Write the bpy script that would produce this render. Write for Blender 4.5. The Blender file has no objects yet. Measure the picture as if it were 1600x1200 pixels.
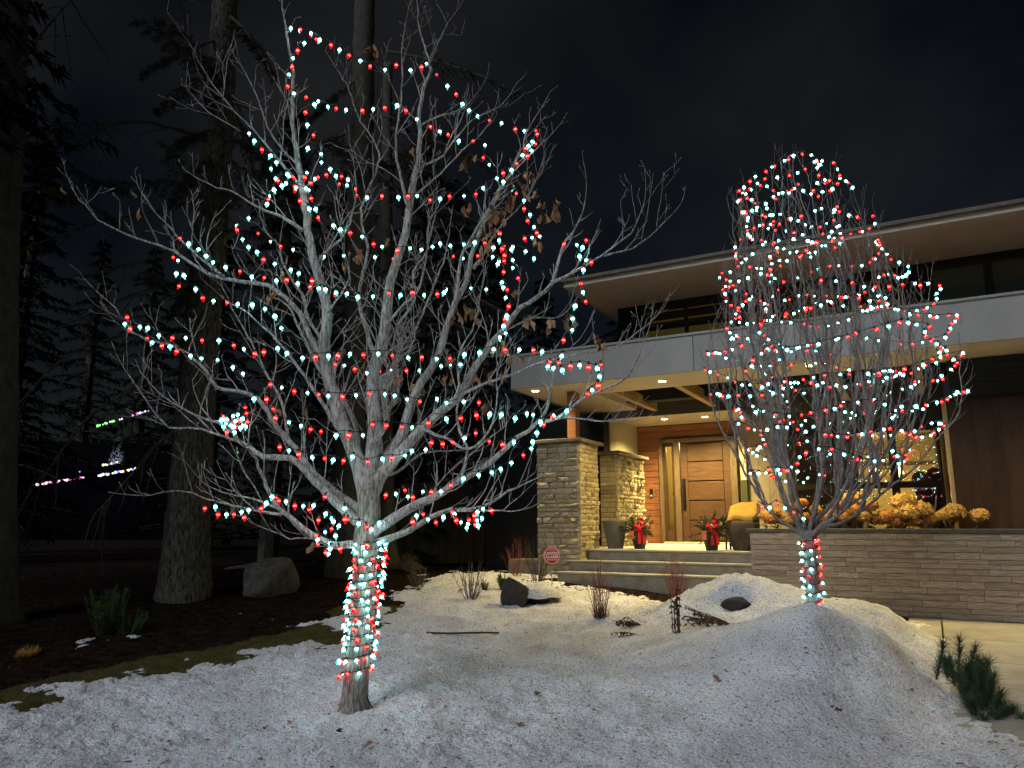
import bpy, bmesh, math, random
import numpy as np
from mathutils import Vector, Matrix, Euler

rng = random.Random(7)
nr = np.random.RandomState(11)
sc = bpy.context.scene
COL = sc.collection

# ------------------------------------------------------------------ camera
F = 1155.0                       # focal length in photograph pixels (26 mm equivalent)
EYE = 1.6
PITCH = math.atan(222.0 / F)
cam_d = bpy.data.cameras.new('camera')
cam_d.sensor_width = 36.0
cam_d.lens = 36.0 * F / 1600.0
cam_d.clip_start = 0.05
cam_d.clip_end = 2000.0
cam = bpy.data.objects.new('camera', cam_d)
COL.objects.link(cam)
cam.location = (0, 0, EYE)
cam.rotation_euler = (math.pi / 2 + PITCH, 0, 0)
sc.camera = cam

# ------------------------------------------------------------------ night sky
SUN_EL, SUN_AZ = math.radians(38), math.radians(222)     # behind the viewer, to the left
world = bpy.data.worlds.new('World')
sc.world = world
world.use_nodes = True
wn = world.node_tree
wn.nodes.clear()
w_out = wn.nodes.new('ShaderNodeOutputWorld')
w_bg = wn.nodes.new('ShaderNodeBackground')
w_sky = wn.nodes.new('ShaderNodeTexSky')
w_sky.sky_type = 'NISHITA'
w_sky.sun_disc = False
w_sky.sun_elevation = SUN_EL
w_sky.sun_rotation = SUN_AZ
w_tc = wn.nodes.new('ShaderNodeTexCoord')
w_noise = wn.nodes.new('ShaderNodeTexNoise')
w_noise.inputs['Scale'].default_value = 2.2
w_noise.inputs['Detail'].default_value = 5
w_ramp = wn.nodes.new('ShaderNodeValToRGB')
w_ramp.color_ramp.elements[0].position = 0.42
w_ramp.color_ramp.elements[0].color = (0.0, 0.0, 0.0, 1)
w_ramp.color_ramp.elements[1].position = 0.75
w_ramp.color_ramp.elements[1].color = (0.012, 0.0118, 0.0110, 1)
w_mul = wn.nodes.new('ShaderNodeVectorMath')
w_mul.operation = 'SCALE'
w_mul.inputs['Scale'].default_value = 0.0017
w_add = wn.nodes.new('ShaderNodeVectorMath')
w_add.operation = 'ADD'
wn.links.new(w_sky.outputs[0], w_mul.inputs[0])
wn.links.new(w_tc.outputs['Generated'], w_noise.inputs['Vector'])
wn.links.new(w_noise.outputs['Fac'], w_ramp.inputs['Fac'])
wn.links.new(w_mul.outputs[0], w_add.inputs[0])
wn.links.new(w_ramp.outputs[0], w_add.inputs[1])
wn.links.new(w_add.outputs[0], w_bg.inputs['Color'])
w_bg.inputs['Strength'].default_value = 1.0
wn.links.new(w_bg.outputs[0], w_out.inputs['Surface'])

sun_d = bpy.data.lights.new('sun', 'SUN')
sun_d.energy = 1.45
sun_d.angle = math.radians(28)
sun_d.color = (0.86, 0.90, 1.0)
sun = bpy.data.objects.new('sun', sun_d)
COL.objects.link(sun)
to_sun = Vector((math.sin(SUN_AZ) * math.cos(SUN_EL), math.cos(SUN_AZ) * math.cos(SUN_EL), math.sin(SUN_EL)))
sun.rotation_euler = (-to_sun).to_track_quat('-Z', 'Y').to_euler()

sc.view_settings.view_transform = 'Standard'
sc.view_settings.look = 'None'
sc.view_settings.exposure = 0.0
sc.view_settings.gamma = 1.0
sc.view_settings.use_curve_mapping = False
sc.render.engine = 'CYCLES'
sc.cycles.use_denoising = True
sc.cycles.use_light_tree = True
sc.cycles.max_bounces = 6
sc.cycles.diffuse_bounces = 3
sc.cycles.glossy_bounces = 3
sc.cycles.transparent_max_bounces = 12
sc.cycles.sample_clamp_indirect = 3.0
sc.cycles.caustics_reflective = False
sc.cycles.caustics_refractive = False

# ------------------------------------------------------------------ measuring helpers
CP, SP = math.cos(PITCH), math.sin(PITCH)
def at(x, y, d):
    """point at distance d in front of the viewer on the sight line of a photograph pixel"""
    a = (x - 800) / F; b = (600 - y) / F
    f = CP - b * SP
    return Vector((a * d / f, d, EYE + (SP + b * CP) * d / f))

HTH = math.atan2(1, 1.793)
HU = Vector((math.cos(HTH), -math.sin(HTH)))
HV = Vector((math.sin(HTH), math.cos(HTH)))
HO = Vector((3.66, 11.33))
def house_xy(s, t):
    return HO + HU * s + HV * t
def house_pt(s, t, z):
    p = house_xy(s, t); return Vector((p.x, p.y, z))
def st(x, y):
    dx, dy = x - HO.x, y - HO.y
    return dx * HU.x + dy * HU.y, dx * HV.x + dy * HV.y
def at_t(x, y, t):
    """point on the vertical plane t = const of the house"""
    p = at(x, y, 1.0) - Vector((0, 0, EYE))
    k = (HO.x * HV.x + HO.y * HV.y + t) / (p.x * HV.x + p.y * HV.y)
    return p * k + Vector((0, 0, EYE))

# ------------------------------------------------------------------ noise
def _hash(ix, iy, seed):
    h = (ix.astype(np.int64) * 374761393 + iy.astype(np.int64) * 668265263 + seed * 974634777) & 0x7fffffff
    h = ((h ^ (h >> 13)) * 1274126177) & 0x7fffffff
    h = h ^ (h >> 16)
    return (h & 0xffff) / 65535.0
def vnoise(x, y, seed=0):
    ix = np.floor(x); iy = np.floor(y)
    fx = x - ix; fy = y - iy
    fx = fx * fx * (3 - 2 * fx); fy = fy * fy * (3 - 2 * fy)
    a = _hash(ix, iy, seed); b = _hash(ix + 1, iy, seed)
    c = _hash(ix, iy + 1, seed); d = _hash(ix + 1, iy + 1, seed)
    return (a + (b - a) * fx) * (1 - fy) + (c + (d - c) * fx) * fy - 0.5
def fbm(x, y, octs=4, seed=0):
    s = 0; a = 1.0
    for o in range(octs):
        s = s + a * vnoise(x, y, seed + o * 17); x = x * 2.03 + 11.3; y = y * 2.03 + 5.7; a *= 0.5
    return s

# ------------------------------------------------------------------ materials
MATS = {}
def mat(name, col, rough=0.7, col2=None, scale=8.0, stretch=(1, 1, 1), bump=0.0, bscale=None, rnd=0.0, metal=0.0,
        spec=0.25, detail=5, emit=None, estr=0.0, lo=0.35, hi=0.65, coat=0.0):
    m = bpy.data.materials.new(name); m.use_nodes = True
    nt = m.node_tree; b = nt.nodes['Principled BSDF']
    b.inputs['Roughness'].default_value = rough
    b.inputs['Metallic'].default_value = metal
    b.inputs['Specular IOR Level'].default_value = spec
    b.inputs['Coat Weight'].default_value = coat
    c4 = lambda c: (c[0], c[1], c[2], 1)
    b.inputs['Base Color'].default_value = c4(col)
    vec = None
    if col2 is not None or bump:
        tc = nt.nodes.new('ShaderNodeTexCoord'); mp = nt.nodes.new('ShaderNodeMapping')
        mp.inputs['Scale'].default_value = stretch
        nt.links.new(tc.outputs['Object'], mp.inputs['Vector'])
        vec = mp.outputs['Vector']
        if rnd:
            oi = nt.nodes.new('ShaderNodeObjectInfo'); ad = nt.nodes.new('ShaderNodeVectorMath'); ad.operation = 'MULTIPLY_ADD'
            ad.inputs[1].default_value = (37.1, 17.3, 23.9)
            nt.links.new(oi.outputs['Random'], ad.inputs[0]); nt.links.new(vec, ad.inputs[2])
            vec = ad.outputs[0]
    src = None
    if col2 is not None:
        n = nt.nodes.new('ShaderNodeTexNoise'); n.inputs['Scale'].default_value = scale; n.inputs['Detail'].default_value = detail
        n.inputs['Roughness'].default_value = 0.6
        nt.links.new(vec, n.inputs['Vector'])
        r = nt.nodes.new('ShaderNodeValToRGB')
        r.color_ramp.elements[0].position = lo; r.color_ramp.elements[1].position = hi
        r.color_ramp.elements[0].color = c4(col); r.color_ramp.elements[1].color = c4(col2)
        nt.links.new(n.outputs['Fac'], r.inputs['Fac'])
        src = r.outputs['Color']
    if rnd:
        oi2 = nt.nodes.new('ShaderNodeObjectInfo')
        hs = nt.nodes.new('ShaderNodeHueSaturation')
        mr = nt.nodes.new('ShaderNodeMapRange')
        mr.inputs['To Min'].default_value = 1 - rnd; mr.inputs['To Max'].default_value = 1 + rnd
        nt.links.new(oi2.outputs['Random'], mr.inputs['Value'])
        nt.links.new(mr.outputs[0], hs.inputs['Value'])
        if src: nt.links.new(src, hs.inputs['Color'])
        else: hs.inputs['Color'].default_value = c4(col)
        src = hs.outputs['Color']
    if src: nt.links.new(src, b.inputs['Base Color'])
    if bump:
        n2 = nt.nodes.new('ShaderNodeTexNoise'); n2.inputs['Scale'].default_value = bscale or scale; n2.inputs['Detail'].default_value = 6
        nt.links.new(vec, n2.inputs['Vector'])
        bp = nt.nodes.new('ShaderNodeBump'); bp.inputs['Strength'].default_value = bump; bp.inputs['Distance'].default_value = 0.02
        nt.links.new(n2.outputs['Fac'], bp.inputs['Height']); nt.links.new(bp.outputs[0], b.inputs['Normal'])
    if emit:
        b.inputs['Emission Color'].default_value = c4(emit); b.inputs['Emission Strength'].default_value = estr
    MATS[name] = m
    return m

def mat_emit(name, col, strength):
    m = bpy.data.materials.new(name); m.use_nodes = True
    nt = m.node_tree; nt.nodes.clear()
    o = nt.nodes.new('ShaderNodeOutputMaterial'); e = nt.nodes.new('ShaderNodeEmission')
    e.inputs[0].default_value = (*col, 1); e.inputs[1].default_value = strength
    nt.links.new(e.outputs[0], o.inputs[0]); MATS[name] = m
    return m

def mat_bulb(name, deep, core, s_deep, s_core):
    """lit faceted bulb: brightest round the diode in the middle, deeper colour at the plastic ends"""
    m = bpy.data.materials.new(name); m.use_nodes = True
    nt = m.node_tree; nt.nodes.clear()
    o = nt.nodes.new('ShaderNodeOutputMaterial'); e = nt.nodes.new('ShaderNodeEmission')
    tc = nt.nodes.new('ShaderNodeTexCoord'); sx = nt.nodes.new('ShaderNodeSeparateXYZ')
    nt.links.new(tc.outputs['Object'], sx.inputs[0])
    r = nt.nodes.new('ShaderNodeValToRGB')
    mr = nt.nodes.new('ShaderNodeMapRange')
    mr.inputs['From Min'].default_value = -0.062; mr.inputs['From Max'].default_value = -0.008
    nt.links.new(sx.outputs['Z'], mr.inputs['Value']); nt.links.new(mr.outputs[0], r.inputs['Fac'])
    a = tuple(c * s_deep for c in deep); b = tuple(c * s_core for c in core)
    el = r.color_ramp.elements
    el[0].position = 0.0; el[0].color = (*a, 1)
    el[1].position = 1.0; el[1].color = (*a, 1)
    x = el.new(0.42); x.color = (*a, 1)
    x = el.new(0.52); x.color = (*b, 1)
    x = el.new(0.62); x.color = (*b, 1)
    x = el.new(0.72); x.color = (*a, 1)
    oi = nt.nodes.new('ShaderNodeObjectInfo'); mr2 = nt.nodes.new('ShaderNodeMapRange')
    mr2.inputs['To Min'].default_value = 0.55; mr2.inputs['To Max'].default_value = 1.35
    nt.links.new(oi.outputs['Random'], mr2.inputs['Value'])
    nt.links.new(r.outputs['Color'], e.inputs[0]); nt.links.new(mr2.outputs[0], e.inputs[1])
    nt.links.new(e.outputs[0], o.inputs[0]); MATS[name] = m
    return m

def mat_glass(name, tint=(0.9, 0.92, 0.9), refl=1.0):
    m = bpy.data.materials.new(name); m.use_nodes = True
    nt = m.node_tree; nt.nodes.clear()
    o = nt.nodes.new('ShaderNodeOutputMaterial'); mx = nt.nodes.new('ShaderNodeMixShader')
    t = nt.nodes.new('ShaderNodeBsdfTransparent'); g = nt.nodes.new('ShaderNodeBsdfGlossy')
    t.inputs[0].default_value = (*tint, 1); g.inputs['Roughness'].default_value = 0.02
    fr = nt.nodes.new('ShaderNodeFresnel'); fr.inputs[0].default_value = 1.6
    ml = nt.nodes.new('ShaderNodeMath'); ml.operation = 'MULTIPLY'; ml.inputs[1].default_value = refl; ml.use_clamp = True
    nt.links.new(fr.outputs[0], ml.inputs[0]); nt.links.new(ml.outputs[0], mx.inputs[0])
    nt.links.new(t.outputs[0], mx.inputs[1]); nt.links.new(g.outputs[0], mx.inputs[2])
    nt.links.new(mx.outputs[0], o.inputs[0]); MATS[name] = m
    return m

mat('bark', (0.17, 0.158, 0.148), 0.85, (0.50, 0.48, 0.46), 60, (1, 1, 0.2), 1.0, 70, lo=.38, hi=.56)
mat('bark_fine', (0.24, 0.22, 0.21), 0.85, (0.46, 0.44, 0.425), 30, (1, 1, 0.3), 0.3, 60)
mat('bark_lawn_trunk', (0.14, 0.122, 0.10), 0.9, (0.40, 0.365, 0.325), 60, (1, 1, 0.2), 1.0, 70, lo=.40, hi=.60)
mat('bark_pear', (0.13, 0.108, 0.102), 0.85, (0.27, 0.235, 0.225), 30, (1, 1, 0.3), 0.5, 60)
mat('bark_pine', (0.022, 0.02, 0.016), 0.95, (0.15, 0.138, 0.112), 34, (1, 1, 0.25), 1.0, 34, lo=.36, hi=.64)
mat('bark_dead', (0.05, 0.05, 0.038), 0.95, (0.09, 0.088, 0.07), 12, (1, 1, 0.5), 0.3)
mat('needle_dark', (0.022, 0.03, 0.022), 0.8, (0.06, 0.07, 0.055), 3)
mat('needle_far', (0.006, 0.009, 0.006), 0.9, spec=.03)
mat('needle_bush', (0.05, 0.12, 0.03), 0.7, (0.09, 0.18, 0.05), 6)
mat('needle_mugo', (0.035, 0.07, 0.035), 0.6, (0.07, 0.115, 0.05), 30)
mat('dead_leaf', (0.22, 0.115, 0.055), 0.8, (0.36, 0.21, 0.115), 12, rnd=0.3)
mat('litter', (0.07, 0.04, 0.025), 0.9, (0.17, 0.085, 0.045), 3)
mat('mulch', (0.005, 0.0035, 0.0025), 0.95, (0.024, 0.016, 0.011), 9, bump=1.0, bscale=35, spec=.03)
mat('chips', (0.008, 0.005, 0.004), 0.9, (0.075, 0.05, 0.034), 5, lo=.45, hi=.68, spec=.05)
mat('turf', (0.045, 0.04, 0.013), 0.95, (0.085, 0.072, 0.026), 6, bump=1.0, bscale=40, spec=.05)
mat('grass_blade', (0.10, 0.09, 0.026), 0.8, (0.22, 0.18, 0.07), 3)
mat('concrete', (0.24, 0.225, 0.19), 0.85, (0.38, 0.36, 0.315), 2.6, bump=0.3, bscale=60, rnd=0.08, lo=.3, hi=.7, detail=9)
mat('step_concrete', (0.18, 0.165, 0.125), 0.85, (0.27, 0.25, 0.195), 6, bump=0.2, bscale=60)
mat('porch_stone', (0.42, 0.40, 0.35), 0.7, (0.52, 0.50, 0.45), 4, bump=0.1)
mat('pillar_stone', (0.42, 0.34, 0.215), 0.9, (0.68, 0.58, 0.40), 9, bump=1.0, bscale=30, rnd=0.22)
mat('mortar', (0.10, 0.085, 0.07), 0.95)
mat('planter_stone', (0.24, 0.185, 0.135), 0.85, (0.52, 0.42, 0.33), 5, (0.6, 1, 2), 0.7, 20, rnd=0.2)
mat('cap_stone', (0.06, 0.055, 0.05), 0.7, (0.09, 0.085, 0.08), 10)
mat('pillar_cap', (0.12, 0.10, 0.08), 0.7, (0.16, 0.14, 0.11), 10)
mat('white_panel', (0.24, 0.235, 0.228), 0.6, (0.31, 0.304, 0.296), 1.2, detail=8, stretch=(1, 1, .35))
mat('soffit', (0.52, 0.46, 0.38), 0.7, (0.58, 0.52, 0.44), 2)
mat('roof_soffit', (0.72, 0.46, 0.29), 0.75, (0.78, 0.52, 0.34), 2)
mat('fascia', (0.50, 0.42, 0.33), 0.6)
mat('dark_wall', (0.016, 0.017, 0.020), 0.8, (0.022, 0.023, 0.026), 2)
mat('dark_panel', (0.055, 0.05, 0.045), 0.8, (0.07, 0.065, 0.06), 2)
mat('curtain', (0.22, 0.27, 0.19), 0.9)
mat('olive', (0.035, 0.042, 0.014), 0.7)
mat('taupe_wall', (0.20, 0.17, 0.14), 0.85, (0.23, 0.20, 0.165), 2)
mat('side_stucco', (0.46, 0.42, 0.32), 0.85, (0.50, 0.46, 0.36), 2)
mat('plank_wood', (0.135, 0.052, 0.026), 0.55, (0.23, 0.098, 0.05), 5, (0.6, 4, 10), 0.15, 12, rnd=0.16)
mat('door_wood', (0.032, 0.016, 0.009), 0.5, (0.072, 0.036, 0.020), 5, (0.6, 4, 9), 0.12, 12, rnd=0.1)
mat('door_frame', (0.07, 0.05, 0.032), 0.6, (0.11, 0.082, 0.052), 6, (4, 4, 0.6))
mat('beam_wood', (0.30, 0.20, 0.10), 0.6, (0.38, 0.26, 0.14), 4, (4, 0.6, 4))
mat('garage_wood', (0.030, 0.017, 0.011), 0.6, (0.044, 0.025, 0.016), 3, (3, 3, 0.5), rnd=0.04, spec=.1)
mat('window_frame', (0.025, 0.022, 0.02), 0.5)
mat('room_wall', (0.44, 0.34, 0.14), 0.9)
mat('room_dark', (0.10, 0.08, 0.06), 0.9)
mat('black_metal', (0.015, 0.015, 0.015), 0.4, metal=0.6)
mat('pot_grey', (0.085, 0.075, 0.065), 0.7, (0.11, 0.10, 0.085), 6, bump=0.2)
mat('pot_black', (0.03, 0.022, 0.022), 0.5, (0.045, 0.035, 0.03), 8)
mat('wicker', (0.045, 0.032, 0.022), 0.7, (0.075, 0.055, 0.038), 20, (1, 1, 4), 0.8, 40)
mat('cushion', (0.30, 0.175, 0.035), 0.9, (0.38, 0.23, 0.05), 10, bump=0.2, bscale=80)
mat('cushion_under', (0.30, 0.20, 0.06), 0.9)
mat('ribbon_red', (0.50, 0.012, 0.02), 0.6, (0.62, 0.02, 0.03), 10)
mat('tag_orange', (0.65, 0.18, 0.08), 0.6)
mat('bough_green', (0.045, 0.07, 0.025), 0.7, (0.12, 0.14, 0.06), 30)
mat('pine_cone', (0.30, 0.22, 0.15), 0.8)
mat('hydrangea', (0.40, 0.20, 0.04), 0.9, (0.64, 0.40, 0.11), 9, rnd=0.16)
mat('hydrangea_rust', (0.30, 0.11, 0.02), 0.9, (0.50, 0.23, 0.05), 9, rnd=0.14)
mat('dry_stem', (0.16, 0.10, 0.05), 0.9)
mat('dry_brown', (0.05, 0.032, 0.02), 0.9, (0.10, 0.065, 0.04), 20)
mat('red_stem', (0.15, 0.045, 0.04), 0.6, (0.26, 0.08, 0.07), 8)
mat('grey_stem', (0.10, 0.075, 0.065), 0.8, (0.15, 0.115, 0.10), 8)
mat('rock', (0.06, 0.055, 0.047), 0.9, (0.14, 0.128, 0.112), 4, bump=0.8, bscale=14)
mat('rock_dark', (0.035, 0.032, 0.03), 0.9, (0.07, 0.062, 0.055), 8, bump=0.8, bscale=20)
mat('sign_red', (0.45, 0.012, 0.02), 0.5)
mat('sign_white', (0.75, 0.72, 0.68), 0.5)
mat('metal_post', (0.35, 0.33, 0.30), 0.5, metal=0.5)
mat('socket_green', (0.01, 0.028, 0.02), 0.6)
mat('wire_green', (0.008, 0.018, 0.014), 0.6)
mat('chair_red', (0.20, 0.012, 0.02), 0.7)
mat('fence_wood', (0.035, 0.03, 0.026), 0.9, (0.05, 0.044, 0.038), 3, (4, 4, 0.5), rnd=0.2)
mat('far_wall', (0.004, 0.004, 0.005), 0.9, spec=.02)
mat('far_roof', (0.003, 0.003, 0.0035), 0.9, spec=.02)
mat_bulb('bulb_white', (0.16, 0.88, 0.80), (0.42, 1.0, 1.0), 1.6, 52.0)
mat_bulb('bulb_red', (0.9, 0.004, 0.008), (1.0, 0.025, 0.02), 1.7, 26.0)
mat_emit('lens_warm', (1.0, 0.72, 0.30), 24.0)
mat_emit('chandelier_glow', (1.0, 0.80, 0.38), 9.0)
mat_emit('blind_lit', (1.0, 0.66, 0.12), 0.26)
mat_emit('slot_lit', (1.0, 0.68, 0.20), 0.7)
mat_glass('glass')
mat_glass('glass_dark', (0.35, 0.38, 0.35), 1.3)
for nm, c in (('far_white', (1, 0.9, 1)), ('far_blue', (0.2, 0.25, 1)), ('far_green', (0.3, 1, 0.25)), ('far_magenta', (1, 0.2, 0.6)), ('far_amber', (1, 0.7, 0.3)), ('far_red', (1, 0.05, 0.1))):
    mat_emit(nm, c, 2.2)

def snow_material():
    m = bpy.data.materials.new('snow'); m.use_nodes = True
    nt = m.node_tree; b = nt.nodes['Principled BSDF']
    b.inputs['Roughness'].default_value = 0.85; b.inputs['Specular IOR Level'].default_value = 0.2
    tc = nt.nodes.new('ShaderNodeTexCoord')
    def noise(s, d=4):
        n = nt.nodes.new('ShaderNodeTexNoise'); n.inputs['Scale'].default_value = s; n.inputs['Detail'].default_value = d
        nt.links.new(tc.outputs['Object'], n.inputs['Vector']); return n.outputs['Fac']
    def ramp(f, lo, hi, a, c):
        r = nt.nodes.new('ShaderNodeValToRGB'); r.color_ramp.elements[0].position = lo; r.color_ramp.elements[1].position = hi
        r.color_ramp.elements[0].color = (*a, 1); r.color_ramp.elements[1].color = (*c, 1)
        nt.links.new(f, r.inputs['Fac']); return r.outputs['Color']
    def mix(mode, f, a, c):
        x = nt.nodes.new('ShaderNodeMix'); x.data_type = 'RGBA'; x.blend_type = mode
        if hasattr(f, 'links'): nt.links.new(f, x.inputs[0])
        else: x.inputs[0].default_value = f
        nt.links.new(a, x.inputs[6]); nt.links.new(c, x.inputs[7]); return x.outputs[2]
    base = ramp(noise(2.2), 0.35, 0.68, (0.62, 0.62, 0.65), (0.84, 0.86, 0.90))
    grain = ramp(noise(90, 3), 0.36, 0.54, (0.56, 0.55, 0.55), (1, 1, 1))
    speck = ramp(noise(44, 4), 0.595, 0.66, (1, 1, 1), (0.18, 0.145, 0.12))
    c = mix('MULTIPLY', 1.0, base, grain)
    c = mix('MULTIPLY', 0.8, c, speck)
    nt.links.new(c, b.inputs['Base Color'])
    bp = nt.nodes.new('ShaderNodeBump'); bp.inputs['Strength'].default_value = 1.0; bp.inputs['Distance'].default_value = 0.03
    nt.links.new(noise(36, 6), bp.inputs['Height']); nt.links.new(bp.outputs[0], b.inputs['Normal'])
    MATS['snow'] = m
snow_material()

# ------------------------------------------------------------------ object helpers
def tag(o, label=None, cat=None, group=None, kind=None):
    if label: o['label'] = label
    if cat: o['category'] = cat
    if group: o['group'] = group
    if kind: o['kind'] = kind
    return o
def thing(name, loc, label, cat, group=None, rotz=0.0):
    o = bpy.data.objects.new(name, None); COL.objects.link(o)
    o.location = loc; o.rotation_euler = (0, 0, rotz); o.empty_display_size = 0.1
    return tag(o, label, cat, group)
def link(name, me, parent=None, m=None):
    o = bpy.data.objects.new(name, me); COL.objects.link(o)
    if parent: o.parent = parent
    if m:
        if not me.materials: me.materials.append(MATS[m])
    return o
class MB:
    """collects vertices and faces of ONE mesh"""
    def __init__(self): self.v = []; self.f = []; self.n = 0
    def add(self, v, f):
        v = np.asarray(v, float).reshape(-1, 3); self.v.append(v)
        for q in f: self.f.append(tuple(int(i) + self.n for i in q))
        self.n += len(v)
    def tube(self, pts, rad, seg=6, cap=True):
        P = np.asarray([tuple(p) for p in pts], float); n = len(P)
        R = np.asarray(rad, float) if hasattr(rad, '__len__') else np.full(n, rad)
        T = np.gradient(P, axis=0); T /= np.linalg.norm(T, axis=1)[:, None] + 1e-12
        ref = np.array([0.31, 0.17, 0.93]) if abs(T[0][2]) < 0.8 else np.array([1.0, 0.1, 0.05])
        A = np.cross(T, ref); A /= np.linalg.norm(A, axis=1)[:, None] + 1e-12
        B = np.cross(T, A)
        th = np.arange(seg) * 2 * math.pi / seg
        V = P[:, None, :] + R[:, None, None] * (np.cos(th)[None, :, None] * A[:, None, :] + np.sin(th)[None, :, None] * B[:, None, :])
        b = self.n; self.v.append(V.reshape(-1, 3)); self.n += n * seg
        for i in range(n - 1):
            for k in range(seg):
                k2 = (k + 1) % seg
                self.f.append((b + i * seg + k, b + i * seg + k2, b + (i + 1) * seg + k2, b + (i + 1) * seg + k))
        if cap:
            self.f.append(tuple(b + k for k in range(seg))[::-1]); self.f.append(tuple(b + (n - 1) * seg + k for k in range(seg)))
    def box(self, x0, x1, y0, y1, z0, z1):
        self.add([(x0, y0, z0), (x1, y0, z0), (x1, y1, z0), (x0, y1, z0), (x0, y0, z1), (x1, y0, z1), (x1, y1, z1), (x0, y1, z1)],
                 [(0, 3, 2, 1), (4, 5, 6, 7), (0, 1, 5, 4), (1, 2, 6, 5), (2, 3, 7, 6), (3, 0, 4, 7)])
    def lathe(self, prof, seg=16, c=(0, 0, 0)):
        b = self.n; V = []
        for r, z in prof:
            for k in range(seg):
                a = 2 * math.pi * k / seg; V.append((c[0] + r * math.cos(a), c[1] + r * math.sin(a), c[2] + z))
        F_ = []
        for i in range(len(prof) - 1):
            for k in range(seg):
                k2 = (k + 1) % seg; F_.append((i * seg + k, i * seg + k2, (i + 1) * seg + k2, (i + 1) * seg + k))
        F_.append(tuple(range(seg))[::-1]); F_.append(tuple((len(prof) - 1) * seg + k for k in range(seg)))
        self.add(V, F_)
    def mesh(self, name, m=None, smooth=False):
        me = bpy.data.meshes.new(name)
        V = np.concatenate(self.v) if self.v else np.zeros((0, 3))
        me.from_pydata(V.tolist(), [], self.f)
        if smooth: me.polygons.foreach_set('use_smooth', [True] * len(me.polygons))
        if m: me.materials.append(MATS[m])
        me.update(); return me
    def build(self, name, m, parent=None, smooth=False):
        return link(name, self.mesh(name, m, smooth), parent)
def box(name, parent, x0, x1, y0, y1, z0, z1, m, bev=0.0):
    b = MB(); b.box(x0, x1, y0, y1, z0, z1); me = b.mesh(name, m)
    if bev:
        bm = bmesh.new(); bm.from_mesh(me)
        bmesh.ops.bevel(bm, geom=bm.edges[:], offset=bev, segments=1, affect='EDGES'); bm.to_mesh(me); bm.free()
    return link(name, me, parent)
def spline(pts, step=0.06):
    """Catmull-Rom through points (any dimension), resampled"""
    P = np.asarray([tuple(p) for p in pts], float)
    if len(P) < 3:
        n = max(2, int(np.linalg.norm(P[1][:3] - P[0][:3]) / step) + 1)
        return np.array([P[0] + (P[1] - P[0]) * i / (n - 1) for i in range(n)])
    Q = np.vstack([2 * P[0] - P[1], P, 2 * P[-1] - P[-2]]); out = []
    for i in range(1, len(Q) - 2):
        n = max(1, int(np.linalg.norm(Q[i + 1][:3] - Q[i][:3]) / step))
        for k in range(n):
            t = k / n; a, b, c, d = Q[i - 1], Q[i], Q[i + 1], Q[i + 2]
            out.append(0.5 * (2 * b + (c - a) * t + (2 * a - 5 * b + 4 * c - d) * t * t + (3 * b - a - 3 * c + d) * t ** 3))
    out.append(P[-1]); return np.array(out)
def rand_unit():
    v = Vector((rng.gauss(0, 1), rng.gauss(0, 1), rng.gauss(0, 1))); return v.normalized()

# ------------------------------------------------------------------ ground and snow
def smooth(a, b, x):
    t = np.clip((x - a) / (b - a), 0, 1); return t * t * (3 - 2 * t)
def g_base(x, y):
    x = np.asarray(x, float); y = np.asarray(y, float)
    yy = np.clip(y, -4, 12.6)
    z = 0.1 * (yy - 5.0)
    z = np.where(y < 5, -0.1 + 0.1 * smooth(-4, 5, y), z)
    s, t = st(x, y)
    dr = 0.45 + 0.0625 * np.clip(t + 0.57, -8, 0)
    k = smooth(1.7, 2.15, s) * smooth(1.0, 0.0, t)
    return z * (1 - k) + (dr - 0.03) * k
def mound(x, y):
    x = np.asarray(x, float); y = np.asarray(y, float)
    g = lambda cx, cy, sx, sy, h: h * np.exp(-((x - cx) / sx) ** 2 - ((y - cy) / sy) ** 2)
    dx = x - 2.85
    A = 0.475 * np.exp(-np.where(dx > 0, (dx / 1.1) ** 2, (dx / 1.35) ** 2) - ((y - 7.25) / 1.0) ** 2)
    rx = (x - (2.15 + 0.42 * (y - 5.6)))
    ridge = 0.44 * np.exp(-np.sqrt(np.where(rx > 0, (rx / 0.42) ** 2, (rx / 0.9) ** 2) + .02)) * smooth(5.0, 6.4, y) * smooth(7.7, 6.6, y)
    B = g(2.55, 9.05, 0.85, 0.62, 0.50) + g(3.6, 8.7, 0.9, 0.7, 0.26) + g(4.3, 8.7, 0.5, 0.7, 0.12)
    s, t = st(x, y)
    cut = smooth(2.42, 1.75, s) * smooth(-0.60, -1.0, t)
    hole = g(2.55, 8.62, 0.20, 0.13, 0.16)
    return (np.maximum(A + ridge * 0.8, 0) + B - hole) * cut
EDGE = [(-7.5, 3.5), (-5.2, 5.1), (-4.15, 6.35), (-3.4, 7.25), (-2.1, 8.5), (-1.75, 9.6), (-1.62, 10.6), (-1.5, 11.6), (-1.2, 12.8), (-0.5, 13.5),
        (0.2, 13.2), (0.55, 12.3), (0.95, 11.6), (1.6, 11.2), (2.3, 10.75), (3.2, 10.3), (4.4, 9.75), (4.9, 9.4), (4.55, 8.3), (4.35, 7.5), (4.0, 6.6), (3.75, 6.0), (3.4, 5.2), (2.9, 3.5)]
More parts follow.
